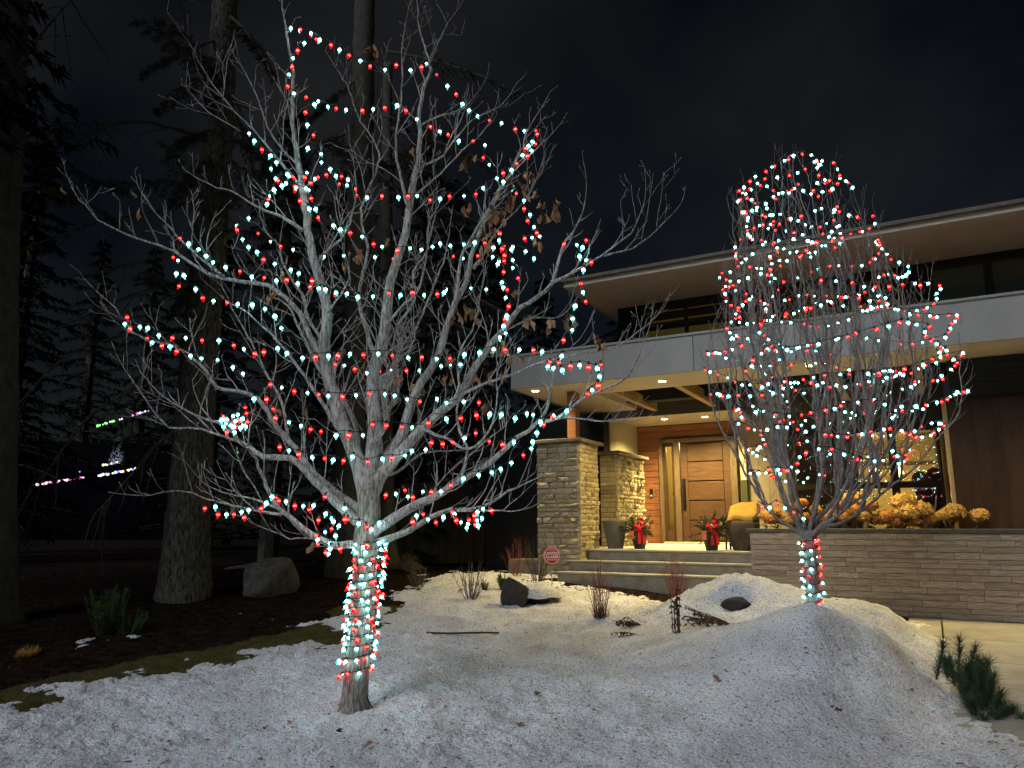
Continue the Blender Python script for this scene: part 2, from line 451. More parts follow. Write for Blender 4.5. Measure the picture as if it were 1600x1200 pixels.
def signed(x, y):
    P = np.array(EDGE); d = np.full(x.shape, 1e9); inside = np.zeros(x.shape, bool)
    for i in range(len(P)):
        a, b = P[i], P[(i + 1) % len(P)]
        e = b - a; l2 = e @ e
        t = np.clip(((x - a[0]) * e[0] + (y - a[1]) * e[1]) / l2, 0, 1)
        d = np.minimum(d, np.hypot(x - a[0] - t * e[0], y - a[1] - t * e[1]))
        c = ((a[1] > y) != (b[1] > y)) & (x < (b[0] - a[0]) * (y - a[1]) / (b[1] - a[1] + 1e-12) + a[0])
        inside ^= c
    return np.where(inside, d, -d)
def g_relief(x, y):
    return 0.03 * fbm(x * 1.3, y * 1.3, 3, 3) + 0.012 * fbm(x * 9, y * 9, 3, 5)
def ground_z(x, y):
    x = np.asarray(x, float); y = np.asarray(y, float)
    return g_base(x, y) + g_relief(x, y)
def snow_z(x, y):
    x = np.asarray(x, float); y = np.asarray(y, float)
    sd = signed(x, y)
    th = np.clip(sd * 0.11, -0.055, 0.05)
    s, t = st(x, y)
    lump = 1.0 - 0.75 * smooth(0.5, 1.6, x) * smooth(9.6, 8.5, y)
    th = th + 0.055 * fbm(x * 3.1, y * 3.1, 3, 21) + (0.012 + 0.022 * lump) * fbm(x * 10, y * 10, 3, 31) + (0.007 + 0.020 * lump) * fbm(x * 24, y * 24, 2, 41)
    patch = 0.045 * smooth(0.18, 0.42, fbm(x * 1.1 + 40, y * 1.6, 3, 77)) * (sd < 0.1)
    groove = -0.05 * np.exp(-((y - (9.2 - 0.13 * (x - 0.4))) / 0.09) ** 2) * smooth(-0.3, 0.2, x) * smooth(2.1, 1.5, x)
    hollow = -0.05 * np.exp(-((x + 1.27) ** 2 + (y - 6.25) ** 2) / 0.30 ** 2)
    return ground_z(x, y) + th + patch + groove + mound(x, y) + hollow
def top_z(x, y):
    return float(max(ground_z(np.array([x]), np.array([y]))[0], snow_z(np.array([x]), np.array([y]))[0]))

def grid_mesh(name, xs, ys, zf, m, keep=None):
    X, Y = np.meshgrid(xs, ys); Z = zf(X, Y)
    V = np.stack([X, Y, Z], -1).reshape(-1, 3)
    nx, ny = len(xs), len(ys)
    i = np.arange(ny - 1)[:, None] * nx + np.arange(nx - 1)[None, :]
    Q = np.stack([i, i + 1, i + nx + 1, i + nx], -1).reshape(-1, 4)
    if keep is not None:
        k = keep(X, Y, Z); kq = k.reshape(-1)[Q].any(axis=1); Q = Q[kq]
        used = np.zeros(len(V), bool); used[Q.reshape(-1)] = True
        remap = np.cumsum(used) - 1; V = V[used]; Q = remap[Q]
    me = bpy.data.meshes.new(name)
    me.vertices.add(len(V)); me.vertices.foreach_set('co', V.reshape(-1))
    me.loops.add(Q.size); me.loops.foreach_set('vertex_index', Q.reshape(-1).astype(np.int32))
    me.polygons.add(len(Q)); me.polygons.foreach_set('loop_start', np.arange(0, Q.size, 4, dtype=np.int32))
    me.polygons.foreach_set('use_smooth', np.ones(len(Q), bool))
    me.materials.append(MATS[m]); me.update(); me.validate()
    return link(name, me)
def stretch(segs):
    out = [np.linspace(a, b, n, endpoint=False) for a, b, n in segs]
    return np.concatenate(out + [[segs[-1][1]]])
gx = stretch([(-400, -40, 12), (-40, -9, 40), (-9, 6, 260), (6, 40, 40), (40, 400, 12)])
gy = stretch([(-200, -6, 10), (-6, 4, 30), (4, 15, 200), (15, 45, 60), (45, 600, 14)])
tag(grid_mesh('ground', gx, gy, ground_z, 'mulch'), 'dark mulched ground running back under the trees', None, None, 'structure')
lx = np.arange(-8, 0.5, 0.05); ly = np.arange(3.0, 14.2, 0.05)
def lawn_keep(X, Y, Z):
    sd = signed(X, Y); return (sd > -0.56 + 0.22 * fbm(X * 2, Y * 2, 3, 9)) & (sd < 0.5) & (Y < 10.2)
tag(grid_mesh('lawn', lx, ly, lambda X, Y: ground_z(X, Y) + 0.012, 'turf', lawn_keep), 'strip of short olive turf along the snow edge', None, None, 'structure')
sx = stretch([(-8.2, -5, 70), (-5, 5.2, 480)])
sy = stretch([(3.6, 6.5, 140), (6.5, 9.5, 125), (9.5, 14.4, 130)])
sno = grid_mesh('snow', sx, sy, snow_z, 'snow', lambda X, Y, Z: (Z > ground_z(X, Y) - 0.012) & (signed(X, Y) > -2.6) & (Y > 3.65))
tag(sno, 'old granular snow lying over the front lawn', None, None, 'structure')

# driveway of separate concrete slabs
dw = bpy.data.objects.new('driveway', None); COL.objects.link(dw); tag(dw, 'pale concrete driveway with sawn joints beside the planter wall', None, None, 'structure')
dw.location = (HO.x, HO.y, 0); dw.rotation_euler = (0, 0, -HTH)
def slab(s0, s1, t0, t1):
    zz = lambda t: 0.45 + 0.0625 * max(-8, min(0, t + 0.57))
    b = MB(); e = 0.008
    b.add([(s0 + e, t0 + e, zz(t0) - 0.12), (s1 - e, t0 + e, zz(t0) - 0.12), (s1 - e, t1 - e, zz(t1) - 0.12), (s0 + e, t1 - e, zz(t1) - 0.12),
           (s0 + e, t0 + e, zz(t0)), (s1 - e, t0 + e, zz(t0)), (s1 - e, t1 - e, zz(t1)), (s0 + e, t1 - e, zz(t1))],
          [(0, 3, 2, 1), (4, 5, 6, 7), (0, 1, 5, 4), (1, 2, 6, 5), (2, 3, 7, 6), (3, 0, 4, 7)])
    me = b.mesh('slab', 'concrete')
    bm = bmesh.new(); bm.from_mesh(me); bmesh.ops.bevel(bm, geom=bm.edges[:], offset=0.006, segments=1, affect='EDGES'); bm.to_mesh(me); bm.free()
    link('slab', me, dw)
tl = [-0.60, -1.75, -2.85, -3.7, -4.7, -5.8, -7.0]
for i in range(len(tl) - 1):
    if i < 2: slab(1.95, 2.32, tl[i + 1], tl[i])
    slab(2.32, 4.6, tl[i + 1], tl[i]); slab(4.6, 7.0, tl[i + 1], tl[i])
box('joint_bed', dw, 1.9, 7.1, -7.0, -0.6, -0.2, -0.08, 'mortar')

# ------------------------------------------------------------------ house
house = thing('house', (HO.x, HO.y, 0), 'modern two storey house with lit stone entry and broad white canopy band', 'house', None, -HTH)
def unit_stone(seed, rough):
    r = random.Random(seed); b = MB(); nx, nz = 3, 2; V = []
    for k in range(nz + 1):
        for i in range(nx + 1):
            edge = i in (0, nx) or k in (0, nz)
            V.append((i / nx + (0 if i in (0, nx) else r.uniform(-.1, .1)), -1 + r.uniform(0, .35 * rough) + (0.25 * rough if edge else 0), k / nz + (0 if k in (0, nz) else r.uniform(-.15, .15))))
    n = len(V)
    V += [(0, 0.2, 0), (1, 0.2, 0), (1, 0.2, 1), (0, 0.2, 1)]
    Fc = [(k * (nx + 1) + i, k * (nx + 1) + i + 1, (k + 1) * (nx + 1) + i + 1, (k + 1) * (nx + 1) + i) for k in range(nz) for i in range(nx)]
    row = nx + 1
    Fc.append(tuple([n, n + 1] + [nx - j for j in range(nx + 1)]))
    Fc.append(tuple([n + 2, n + 3] + [nz * row + j for j in range(nx + 1)]))
    Fc.append(tuple([n + 3, n] + [k * row for k in range(nz + 1)]))
    Fc.append(tuple([n + 1, n + 2] + [k * row + nx for k in range(nz, -1, -1)]))
    b.add(V, Fc); return b
STONES = [unit_stone(i, 1.5).mesh('stone', 'pillar_stone') for i in range(12)]
LEDGE = [unit_stone(50 + i, 0.35).mesh('stone', 'planter_stone') for i in range(8)]
def stone_face(parent, org, face, length, z0, z1, rowh, lmin, lmax, dmin, dmax, meshes, joint=0.004, seed=0):
    r = random.Random(seed); z = z0
    while z < z1 - 0.01:
        h = min(rowh * r.uniform(0.75, 1.25), z1 - z)
        if z1 - z - h < rowh * 0.5: h = z1 - z
        x = 0.0
        while x < length - 0.005:
            l = r.uniform(lmin, lmax)
            if length - x - l < lmin * 0.7: l = length - x
            o = link('stone', r.choice(meshes), parent)
            d = r.uniform(dmin, dmax)
            if face == 'front': o.location = (org[0] + x + joint, org[1], z + joint)
            elif face == 'right':
                o.location = (org[0], org[1] + x + joint, z + joint); o.rotation_euler = (0, 0, math.pi / 2)
            else:
                o.location = (org[0], org[1] - x - joint, z + joint); o.rotation_euler = (0, 0, -math.pi / 2)
            o.scale = (l - 2 * joint, d, h - 2 * joint)
            x += l
        z += h
# stone pillars
p1 = box('stone_pillar', house, -3.50, -2.78, -0.26, 0.58, 0.55, 3.0, 'mortar')
stone_face(p1, (-3.54, -0.26), 'front', 0.81, 0.55, 3.0, 0.085, 0.09, 0.26, 0.025, 0.085, STONES, seed=1)
stone_face(p1, (-2.78, -0.29), 'right', 0.87, 0.62, 3.0, 0.085, 0.10, 0.30, 0.025, 0.07, STONES, seed=2)
stone_face(p1, (-3.50, 0.58), 'left', 0.85, 0.55, 3.0, 0.2, 0.25, 0.5, 0.02, 0.04, STONES, seed=3)
box('cap_slab', p1, -3.60, -2.67, -0.35, 0.64, 3.003, 3.06, 'pillar_cap', 0.006)
p2 = box('stone_pillar', house, -3.10, -2.80, 1.54, 3.06, 1.22, 2.94, 'mortar')
stone_face(p2, (-3.12, 1.54), 'front', 0.36, 1.22, 2.94, 0.088, 0.12, 0.26, 0.02, 0.035, STONES, seed=4)
stone_face(p2, (-2.80, 1.50), 'right', 1.58, 1.22, 2.94, 0.085, 0.09, 0.26, 0.025, 0.10, STONES, seed=5)
box('cap_slab', p2, -3.2, -2.68, 1.42, 3.12, 2.943, 3.0, 'pillar_cap', 0.006)

# entry porch and steps
box('porch_floor', house, -3.3, 0.0, 0.0, 4.36, 0.5, 1.22, 'step_concrete', 0.01)
box('porch_paving', house, -3.29, -0.01, 0.02, 4.35, 1.2, 1.224, 'porch_stone')
box('step', house, -2.93, -0.003, -0.36, 0.05, 0.5, 1.05, 'step_concrete', 0.01)
box('step', house, -2.96, -0.006, -0.72, -0.30, 0.5, 0.885, 'step_concrete', 0.01)
for (t0, z) in ((0.0, 1.222), (-0.36, 1.053), (-0.72, 0.888)):
    box('step_nosing', house, -2.97 if t0 else -2.9, -0.008, t0 - 0.025, t0 + 0.11, z - 0.03, z + 0.003, 'concrete', 0.006)
box('patio_floor', house, 0.0, 9.0, 0.4, 4.36, 0.45, 1.2, 'concrete')
# wood clad entry wall with separate planks
ww = box('wood_wall', house, -3.4, -2.86, 4.46, 4.6, 1.2, 3.83, 'mortar'); box('backing', ww, -2.859, -1.10, 4.462, 4.598, 3.505, 3.828, 'mortar')
def plank(parent, s0, s1, t, z0, z1, m='plank_wood', th=0.03):
    o = box('plank', parent, 0, s1 - s0, -th, 0, 0.004, z1 - z0 - 0.004, m, 0.004); o.location = (s0, t, z0); return o
zz = 1.22
while zz < 3.80:
    h = 0.145
    z1 = min(zz + h, 3.82)
    if zz < 3.50: plank(ww, -3.38, -2.86, 4.46, zz, z1)
    else: plank(ww, -3.38, -1.12, 4.46, zz, z1)
    zz += h
# door frame, sidelight, door
fr = box('door_frame', house, -2.86, -2.78, 4.32, 4.58, 1.22, 3.50, 'door_frame', 0.006)
box('frame_post', fr, -2.52, -2.40, 4.33, 4.58, 1.22, 3.43, 'door_frame', 0.006)
box('frame_post', fr, -1.30, -1.16, 4.32, 4.58, 1.22, 3.50, 'door_frame', 0.006)
box('frame_head', fr, -2.78, -1.30, 4.322, 4.58, 3.42, 3.50, 'door_frame', 0.006)
box('threshold', fr, -2.78, -1.30, 4.25, 4.58, 1.222, 1.265, 'fascia', 0.006)
sl = box('sidelight', house, -2.775, -2.715, 4.40, 4.46, 1.27, 3.415, 'door_wood', 0.004)
box('rail', sl, -2.585, -2.525, 4.40, 4.46, 1.27, 3.415, 'door_wood', 0.004)
box('rail', sl, -2.715, -2.585, 4.40, 4.46, 1.27, 1.52, 'door_wood', 0.004)
box('rail', sl, -2.715, -2.585, 4.40, 4.46, 3.34, 3.415, 'door_wood', 0.004)
box('pane', sl, -2.714, -2.586, 4.425, 4.431, 1.521, 3.339, 'glass')
dr = box('front_door', house, -2.39, -1.31, 4.42, 4.47, 1.27, 3.41, 'door_wood', 0.004)
for x0, x1 in ((-2.388, -2.24), (-1.46, -1.312)):
    box('stile', dr, x0, x1, 4.395, 4.425, 1.275, 3.405, 'door_wood', 0.006)
zs = [1.30, 1.72, 2.14, 2.56, 2.98, 3.39]
for a, b_ in zip(zs[:-1], zs[1:]):
    o = box('panel', dr, 0, 0.772, -0.02, 0.02, 0.012, b_ - a - 0.012, 'door_wood', 0.007); o.location = (-2.236, 4.412, a)
hb = MB(); hb.tube([(-2.33, 4.40, 2.02), (-2.33, 4.33, 2.04), (-2.33, 4.33, 2.5), (-2.33, 4.40, 2.52)], 0.016, 8)
hb.box(-2.365, -2.295, 4.385, 4.396, 1.95, 2.62); hb.build('door_handle', 'black_metal', dr)
bell = box('doorbell', house, -3.12, -3.05, 4.405, 4.428, 2.22, 2.42, 'black_metal', 0.006)
box('button', bell, -3.10, -3.07, 4.400, 4.406, 2.25, 2.28, 'sign_white')
# side wall above the rear pillar, dark piers, post
box('side_wall', house, -3.52, -3.38, 2.75, 4.6, 1.2, 3.83, 'side_stucco')
box('dark_pier', house, -3.86, -3.40, 2.45, 2.745, 0.6, 3.9, 'dark_wall')
box('wood_post', house, -3.06, -2.90, -0.05, 0.13, 3.062, 3.91, 'plank_wood', 0.005)
box('wing_wall', house, -6.3, -3.865, 2.6, 3.0, 0.5, 3.9, 'dark_wall')
box('wing_wall', house, -3.80, -3.56, 0.30, 0.62, 0.6, 2.86, 'taupe_wall')
box('side_plinth', house, -4.35, -3.57, 0.15, 0.75, 0.5, 1.02, 'step_concrete', 0.01)
# entry soffit
box('entry_soffit', house, -3.40, -0.86, 2.95, 4.45, 3.832, 3.93, 'soffit')
# canopy: deep front beam, its white fascia panels, cross beams, left soffit
box('canopy_beam', house, -3.78, 7.5, -0.66, 0.45, 3.925, 4.36, 'soffit')
ps = [-3.82, -2.1, -0.62, 0.85, 2.3, 3.8, 5.3, 7.52]
for a, b_ in zip(ps[:-1], ps[1:]):
    o = box('fascia_panel', house, 0.004, b_ - a - 0.004, -0.05, 0.0, 0, 0.56, 'white_panel', 0.003); o.location = (a, -0.661, 3.92)
box('parapet_coping', house, -3.85, 7.55, -0.74, -0.55, 4.483, 4.52, 'white_panel', 0.004)
box('end_panel', house, -3.835, -3.785, -0.66, 2.6, 3.92, 4.48, 'white_panel')
box('canopy_soffit', house, -3.78, -2.72, 0.452, 2.6, 3.93, 4.05, 'soffit')
for s0 in (-2.50, -1.30, -0.10, 1.10, 2.3):
    box('cross_beam', house, s0, s0 + 0.12, 0.451, 3.4, 3.93, 4.13, 'beam_wood', 0.004)
box('canopy_ceiling', house, -2.7, 7.5, 0.46, 4.4, 4.36, 4.42, 'dark_panel')
box('soffit_riser', house, -3.40, -0.86, 2.90, 2.948, 3.832, 4.355, 'dark_panel')
# wall to the right of the door, big window
box('taupe_wall', house, -1.09, -0.16, 4.44, 4.6, 1.2, 4.36, 'taupe_wall')
box('olive_shutter', house, -1.10, -0.98, 4.36, 4.43, 1.3, 2.55, 'olive'); box('olive_shutter', house, -1.10, -0.98, 4.362, 4.43, 2.554, 3.35, 'side_stucco')  # upper piece is paler: warm light on the strip's top put into colour
box('header_wall', house, -0.16, 2.75, 4.44, 4.6, 3.50, 4.36, 'dark_panel')
win = box('window', house, -0.14, -0.02, 4.36, 4.52, 1.25, 3.50, 'window_frame', 0.004)
for x0, x1 in ((0.72, 0.82), (1.72, 1.86), (2.56, 2.70)):
    box('mullion', win, x0, x1, 4.36, 4.52, 1.25, 3.50, 'window_frame', 0.004)
for z0, z1 in ((1.25, 1.35), (2.32, 2.44), (3.40, 3.50)):
    for x0, x1 in ((-0.02, 0.72), (0.82, 1.72), (1.86, 2.56)):
        box('transom', win, x0, x1, 4.365, 4.515, z0, z1, 'window_frame', 0.004)
for x0, x1 in ((-0.02, 0.72), (0.82, 1.72), (1.86, 2.56)):
    for z0, z1 in ((1.35, 2.32), (2.44, 3.40)):
        box('pane', win, x0, x1, 4.44, 4.446, z0, z1, 'glass')
# rooms behind the glass
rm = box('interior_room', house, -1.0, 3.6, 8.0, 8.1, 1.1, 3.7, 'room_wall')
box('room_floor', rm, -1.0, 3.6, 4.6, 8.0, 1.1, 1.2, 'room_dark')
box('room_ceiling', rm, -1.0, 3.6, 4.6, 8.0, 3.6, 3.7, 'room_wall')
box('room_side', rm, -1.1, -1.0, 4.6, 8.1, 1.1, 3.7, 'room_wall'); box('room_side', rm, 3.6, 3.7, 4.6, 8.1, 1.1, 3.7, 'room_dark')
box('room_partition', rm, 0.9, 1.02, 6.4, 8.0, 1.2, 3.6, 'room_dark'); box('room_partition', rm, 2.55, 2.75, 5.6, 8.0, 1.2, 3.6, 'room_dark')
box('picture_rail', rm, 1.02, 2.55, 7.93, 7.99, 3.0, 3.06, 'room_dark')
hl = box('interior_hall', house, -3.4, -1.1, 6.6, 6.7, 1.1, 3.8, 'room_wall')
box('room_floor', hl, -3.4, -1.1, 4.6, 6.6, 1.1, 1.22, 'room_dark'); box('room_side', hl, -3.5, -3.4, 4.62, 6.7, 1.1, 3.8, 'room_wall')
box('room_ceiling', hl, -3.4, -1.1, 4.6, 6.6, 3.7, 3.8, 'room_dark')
sb = MB(); sb.tube([(-3.0, 5.9, 1.5), (-2.0, 5.9, 2.4)], 0.03, 6); sb.tube([(-3.0, 5.9, 2.3), (-2.0, 5.9, 3.3)], 0.09, 6); sb.build('stair_rail', 'room_dark', hl)
# garage block at the right
ga = box('garage_wall', house, 2.66, 8.0, 0.36, 4.5, 0.5, 3.38, 'garage_wood')
for i in range(14):
    o = box('plank', ga, 0.0005, 0.3025, -0.03, 0.0, 0, 2.13, 'garage_wood', 0.002); o.location = (2.66 + 0.303 * i, 0.357, 1.2)
box('corner_trim', ga, 2.60, 2.655, 0.34, 0.55, 1.2, 3.38, 'beam_wood', 0.004)
box('corner_trim', ga, 2.60, 2.655, 3.9, 4.3, 1.2, 3.48, 'beam_wood', 0.004)
for i in range(6):
    o = box('siding_board', ga, 0, 5.2, -0.03, 0, 0.004, 0.088, 'dark_wall', 0.004); o.location = (2.72, 0.36, 3.385 + 0.088 * i)
box('siding_back', ga, 2.72, 8.0, 0.37, 0.44, 3.383, 3.922, 'dark_wall')
# upper storey
box('upper_wall', house, -2.86, 9.0, 2.03, 2.3, 4.0, 5.945, 'dark_wall')
box('upper_end_wall', house, -2.86, -2.6, 2.3, 9.0, 4.0, 5.945, 'dark_wall')
box('balcony_deck', house, -2.86, 9.0, 0.45, 2.03, 4.421, 4.46, 'step_concrete')
def upper_window(s0, s1, z0, z1, ncol, lit):
    w = box('upper_window', house, s0, s1, 1.985, 2.025, z1 - 0.07, z1, 'window_frame', 0.003)
    box('sill', w, s0, s1, 1.985, 2.025, z0, z0 + 0.07, 'window_frame')
    wd = (s1 - s0 - 0.07) / ncol
    for i in range(ncol + 1):
        box('mullion', w, s0 + i * wd, s0 + i * wd + 0.07, 1.98, 2.026, z0 + 0.07, z1 - 0.07, 'window_frame')
    for i in range(ncol):
        x0 = s0 + i * wd + 0.07; x1 = s0 + (i + 1) * wd
        box('pane', w, x0, x1, 1.995, 2.001, z0 + 0.07, z1 - 0.07, 'glass_dark' if lit else 'glass')
        if lit:
            box('blind', w, x0, x1, 2.012, 2.026, z0 + 0.07, z0 + 0.50, 'blind_lit')
            box('lit_slot', w, x0, x1, 2.012, 2.026, z0 + 0.66, z0 + 0.69, 'blind_lit')
            box('lit_slot', w, x0, x1, 2.012, 2.026, z0 + 0.86, z0 + 0.875, 'blind_lit')
        else:
            box('blind', w, x0 + 0.03, x1 - 0.03, 2.012, 2.026, z0 + 0.08, z1 - 0.12, 'curtain')
upper_window(-2.35, -0.55, 4.88, 5.88, 2, True)
upper_window(0.25, 2.35, 4.88, 5.88, 2, True)
upper_window(2.62, 5.2, 4.9, 5.9, 3, False)
# main roof
ro = box('roof', house, -3.18, 10.0, 0.30, 9.5, 5.95, 6.0, 'roof_soffit')
box('roof_fascia', ro, -3.20, 10.0, 0.26, 0.30, 5.94, 6.06, 'fascia', 0.003)
box('roof_fascia', ro, -3.24, -3.185, 0.26, 9.5, 5.94, 6.06, 'fascia', 0.003)
box('roof_gutter', ro, -3.26, 10.0, 0.19, 0.255, 6.03, 6.09, 'pillar_cap', 0.004)
box('roof_deck', ro, -3.16, 9.98, 0.32, 9.4, 6.002, 6.05, 'far_roof')
# recessed downlights with their lamps
def downlight(s, t, z, watt, blend=0.8, ang=140):
    b = MB(); b.lathe([(0.075, 0.0), (0.075, -0.012), (0.062, -0.012)], 16, (s, t, z)); d = b.build('downlight', 'fascia', house)
    b2 = MB(); b2.lathe([(0.06, -0.014), (0.06, -0.018)], 16, (s, t, z)); b2.build('lens', 'lens_warm', d)
    ld = bpy.data.lights.new('downlight_lamp', 'SPOT'); ld.energy = watt; ld.color = (1.0, 0.745, 0.27); ld.spot_size = math.radians(ang); ld.spot_blend = blend; ld.shadow_soft_size = 0.05
    lo = bpy.data.objects.new('downlight_lamp', ld); COL.objects.link(lo); lo.parent = house; lo.location = (s, t, z - 0.03)
for s, t, z, w in ((-1.29, -0.19, 3.925, 560), (0.98, -0.28, 3.925, 480), (-3.50, -0.40, 3.925, 300), (-2.40, 3.40, 3.832, 780), (-1.57, 3.5, 3.832, 980), (5.3, -0.55, 3.915, 900)):
    downlight(s, t, z, w)
# chandelier
chp = house_pt(1.55, 6.6, 3.59)
ch = thing('chandelier', chp, 'warm lit crystal chandelier seen through the big window', 'chandelier', None, -HTH)
b = MB(); b.tube([(0, 0, 0), (0, 0, -0.75)], 0.012, 6); b.lathe([(0.06, 0), (0.06, -0.03)], 10); b.tube([(-0.3, 0, -0.75), (0.3, 0, -0.75)], 0.012, 6); b.build('stem', 'black_metal', ch)
for dx in (-0.22, 0.22):
    b = MB(); b.lathe([(0.02, -0.70), (0.10, -0.76), (0.13, -0.84), (0.06, -0.93), (0.01, -0.97)], 10, (dx, 0, 0)); b.build('lamp_shade', 'chandelier_glow', ch)
for k in range(14):
    b = MB(); b.lathe([(0.004, 0), (0.018, -0.02), (0.004, -0.055)], 5, (-0.32 + k * 0.05, 0.03 * math.sin(k), -1.0 - 0.1 * rng.random())); b.build('crystal', 'chandelier_glow', ch)
def point_lamp(name, p, w, parent=None, col=(1.0, 0.72, 0.28), r=0.08):
    ld = bpy.data.lights.new(name, 'POINT'); ld.energy = w; ld.color = col; ld.shadow_soft_size = r
    o = bpy.data.objects.new(name, ld); COL.objects.link(o); o.location = p
    if parent: o.parent = parent
    return o
point_lamp('chandelier_lamp', (0, -0.1, -1.15), 110, ch)
point_lamp('hall_lamp', (-2.3, 5.4, 3.5), 170, house)
# things standing in the lit room
b = MB()
for k, (dx, dz, r) in enumerate(((-0.12, 0.52, 0.16), (0.13, 0.60, 0.15), (0.0, 0.36, 0.24))):
    b.lathe([(r * math.sin(a), dz - r * 1.3 * math.cos(a)) for a in np.linspace(0.05, math.pi - 0.05, 8)], 12, (dx, 0, 0))
rc = thing('armchair', house_pt(2.32, 5.2, 1.95), 'dark red rounded chair back behind the right window pane', 'chair', None, -HTH)
b.build('backrest', 'chair_red', rc, True)
b = MB(); b.lathe([(0.16, -0.75), (0.2, -0.3), (0.26, 0.2)], 10); b.build('base', 'room_dark', rc)
ur = thing('urn', house_pt(2.35, 4.05, 1.2), 'black urn with a pale stick at the right end of the window', 'urn', None, -HTH)
b = MB(); b.lathe([(0.10, 0), (0.17, 0.12), (0.20, 0.32), (0.15, 0.52), (0.17, 0.6), (0.15, 0.6)], 14); b.build('body', 'pot_black', ur, True)
b = MB(); b.tube([(0.02, 0, 0.5), (0.10, 0, 0.95)], 0.014, 6); b.build('stick', 'fascia', ur)

# ------------------------------------------------------------------ planter wall of ledge stones
pw = thing('planter_wall', (HO.x, HO.y, 0), 'long low planter wall of brown ledge stones with dark coping', 'wall', None, -HTH)
box('wall_core', pw, 0.06, 7.0, -0.545, -0.2, 0.2, 1.50, 'mortar'); box('wall_core', pw, 0.06, 0.3, -0.2, 0.4, 0.2, 1.50, 'mortar')
stone_face(pw, (0.03, -0.545), 'front', 5.6, 0.30, 1.505, 0.072, 0.25, 0.75, 0.018, 0.042, LEDGE, 0.0030, seed=9)
stone_face(pw, (0.06, 0.38), 'left', 0.94, 0.5, 1.505, 0.085, 0.2, 0.45, 0.022, 0.032, LEDGE, 0.0022, seed=10)
box('coping', pw, -0.01, 7.0, -0.60, -0.10, 1.508, 1.565, 'cap_stone', 0.006)
box('coping', pw, -0.008, 0.34, -0.098, 0.42, 1.508, 1.562, 'cap_stone', 0.006)
box('soil', pw, 0.3, 7.0, -0.2, 0.4, 1.1, 1.46, 'mulch')

# ------------------------------------------------------------------ leaf, needle and stem helpers
def tri_leaf(b, p, d, n, l, w, fold=0.25):
    d = Vector(d).normalized(); n = Vector(n); s = d.cross(n)
    s = s.normalized() if s.length > 1e-4 else Vector((1, 0, 0)); n = s.cross(d)
    p = Vector(p)
    b.add([p, p + d * l * .45 + s * w * .5 + n * w * fold, p + d * l, p + d * l * .45 - s * w * .5 + n * w * fold, p + d * l * .5 - n * w * .1], [(0, 1, 4), (1, 2, 4), (2, 3, 4), (3, 0, 4)])
def needle(b, p, d, l, w):
    d = Vector(d).normalized(); s = d.cross(Vector((0.3, 0.5, 0.8))).normalized() * w
    q = Vector(p) + d * l
    b.add([Vector(p) - s, Vector(p) + s, q], [(0, 1, 2)])
def curve_pts(p, d, l, n=6, up=0.0, wob=0.08):
    p = Vector(p); d = Vector(d).normalized(); out = [p.copy()]
    for i in range(n):
        d = (d + Vector((0, 0, up / n)) + rand_unit() * wob).normalized(); p = p + d * (l / n); out.append(p.copy())
    return out

# hydrangeas in the planter
HEADS = [(1332, 782, 17, 0), (1339, 799, 14, 1), (1361, 791, 10, 1), (1304, 803, 12, 0), (1412, 785, 17, 0), (1419, 801, 14, 0), (1441, 797, 15, 0), (1490, 801, 15, 0),
         (1386, 808, 13, 1), (1399, 816, 11, 1), (1275, 796, 9, 0), (1254, 786, 9, 1), (1236, 793, 9, 1), (1204, 811, 11, 1), (1221, 812, 11, 1), (1256, 808, 9, 1), (1195, 806, 9, 0), (1240, 806, 9, 1), (1530, 806, 12, 0), (1320, 808, 9, 1), (1290, 810, 8, 1), (1350, 806, 11, 0), (1368, 812, 10, 1), (1428, 815, 10, 1), (1460, 812, 11, 1), (1405, 803, 10, 0), (1475, 806, 10, 0), (1232, 814, 10, 0), (1212, 802, 9, 1), (1310, 790, 9, 1)]
def head_mesh(seed, m):
    r = random.Random(seed); b = MB()
    for k in range(210):
        z = 1 - 2 * (k + .5) / 210; a = k * 2.39996
        if z < -0.75: continue
        q = math.sqrt(1 - z * z); n = Vector((q * math.cos(a), q * math.sin(a), z))
        p = n * (0.9 + r.uniform(-.08, .08)); p.z *= 0.85
        s = r.uniform(.14, .24); t = n.cross(Vector((r.uniform(-1, 1), r.uniform(-1, 1), r.uniform(-1, 1)))).normalized(); u_ = n.cross(t)
        nn = n * s * r.uniform(-.2, .9)
        b.add([p - t * s + nn, p - u_ * s * .8 + nn * r.uniform(-1, 1), p + t * s + nn * r.uniform(0, 1), p + u_ * s * .8], [(0, 1, 2, 3)])
    b.lathe([(0.05, -0.6), (0.5, -0.4), (0.68, 0), (0.5, 0.4), (0.05, 0.58)], 10)
    return b.mesh('flower_head', m)
HM = [head_mesh(i, 'hydrangea') for i in range(4)]; HR = [head_mesh(9 + i, 'hydrangea_rust') for i in range(3)]
heads = sorted(HEADS)
sides = ['a', 'b']
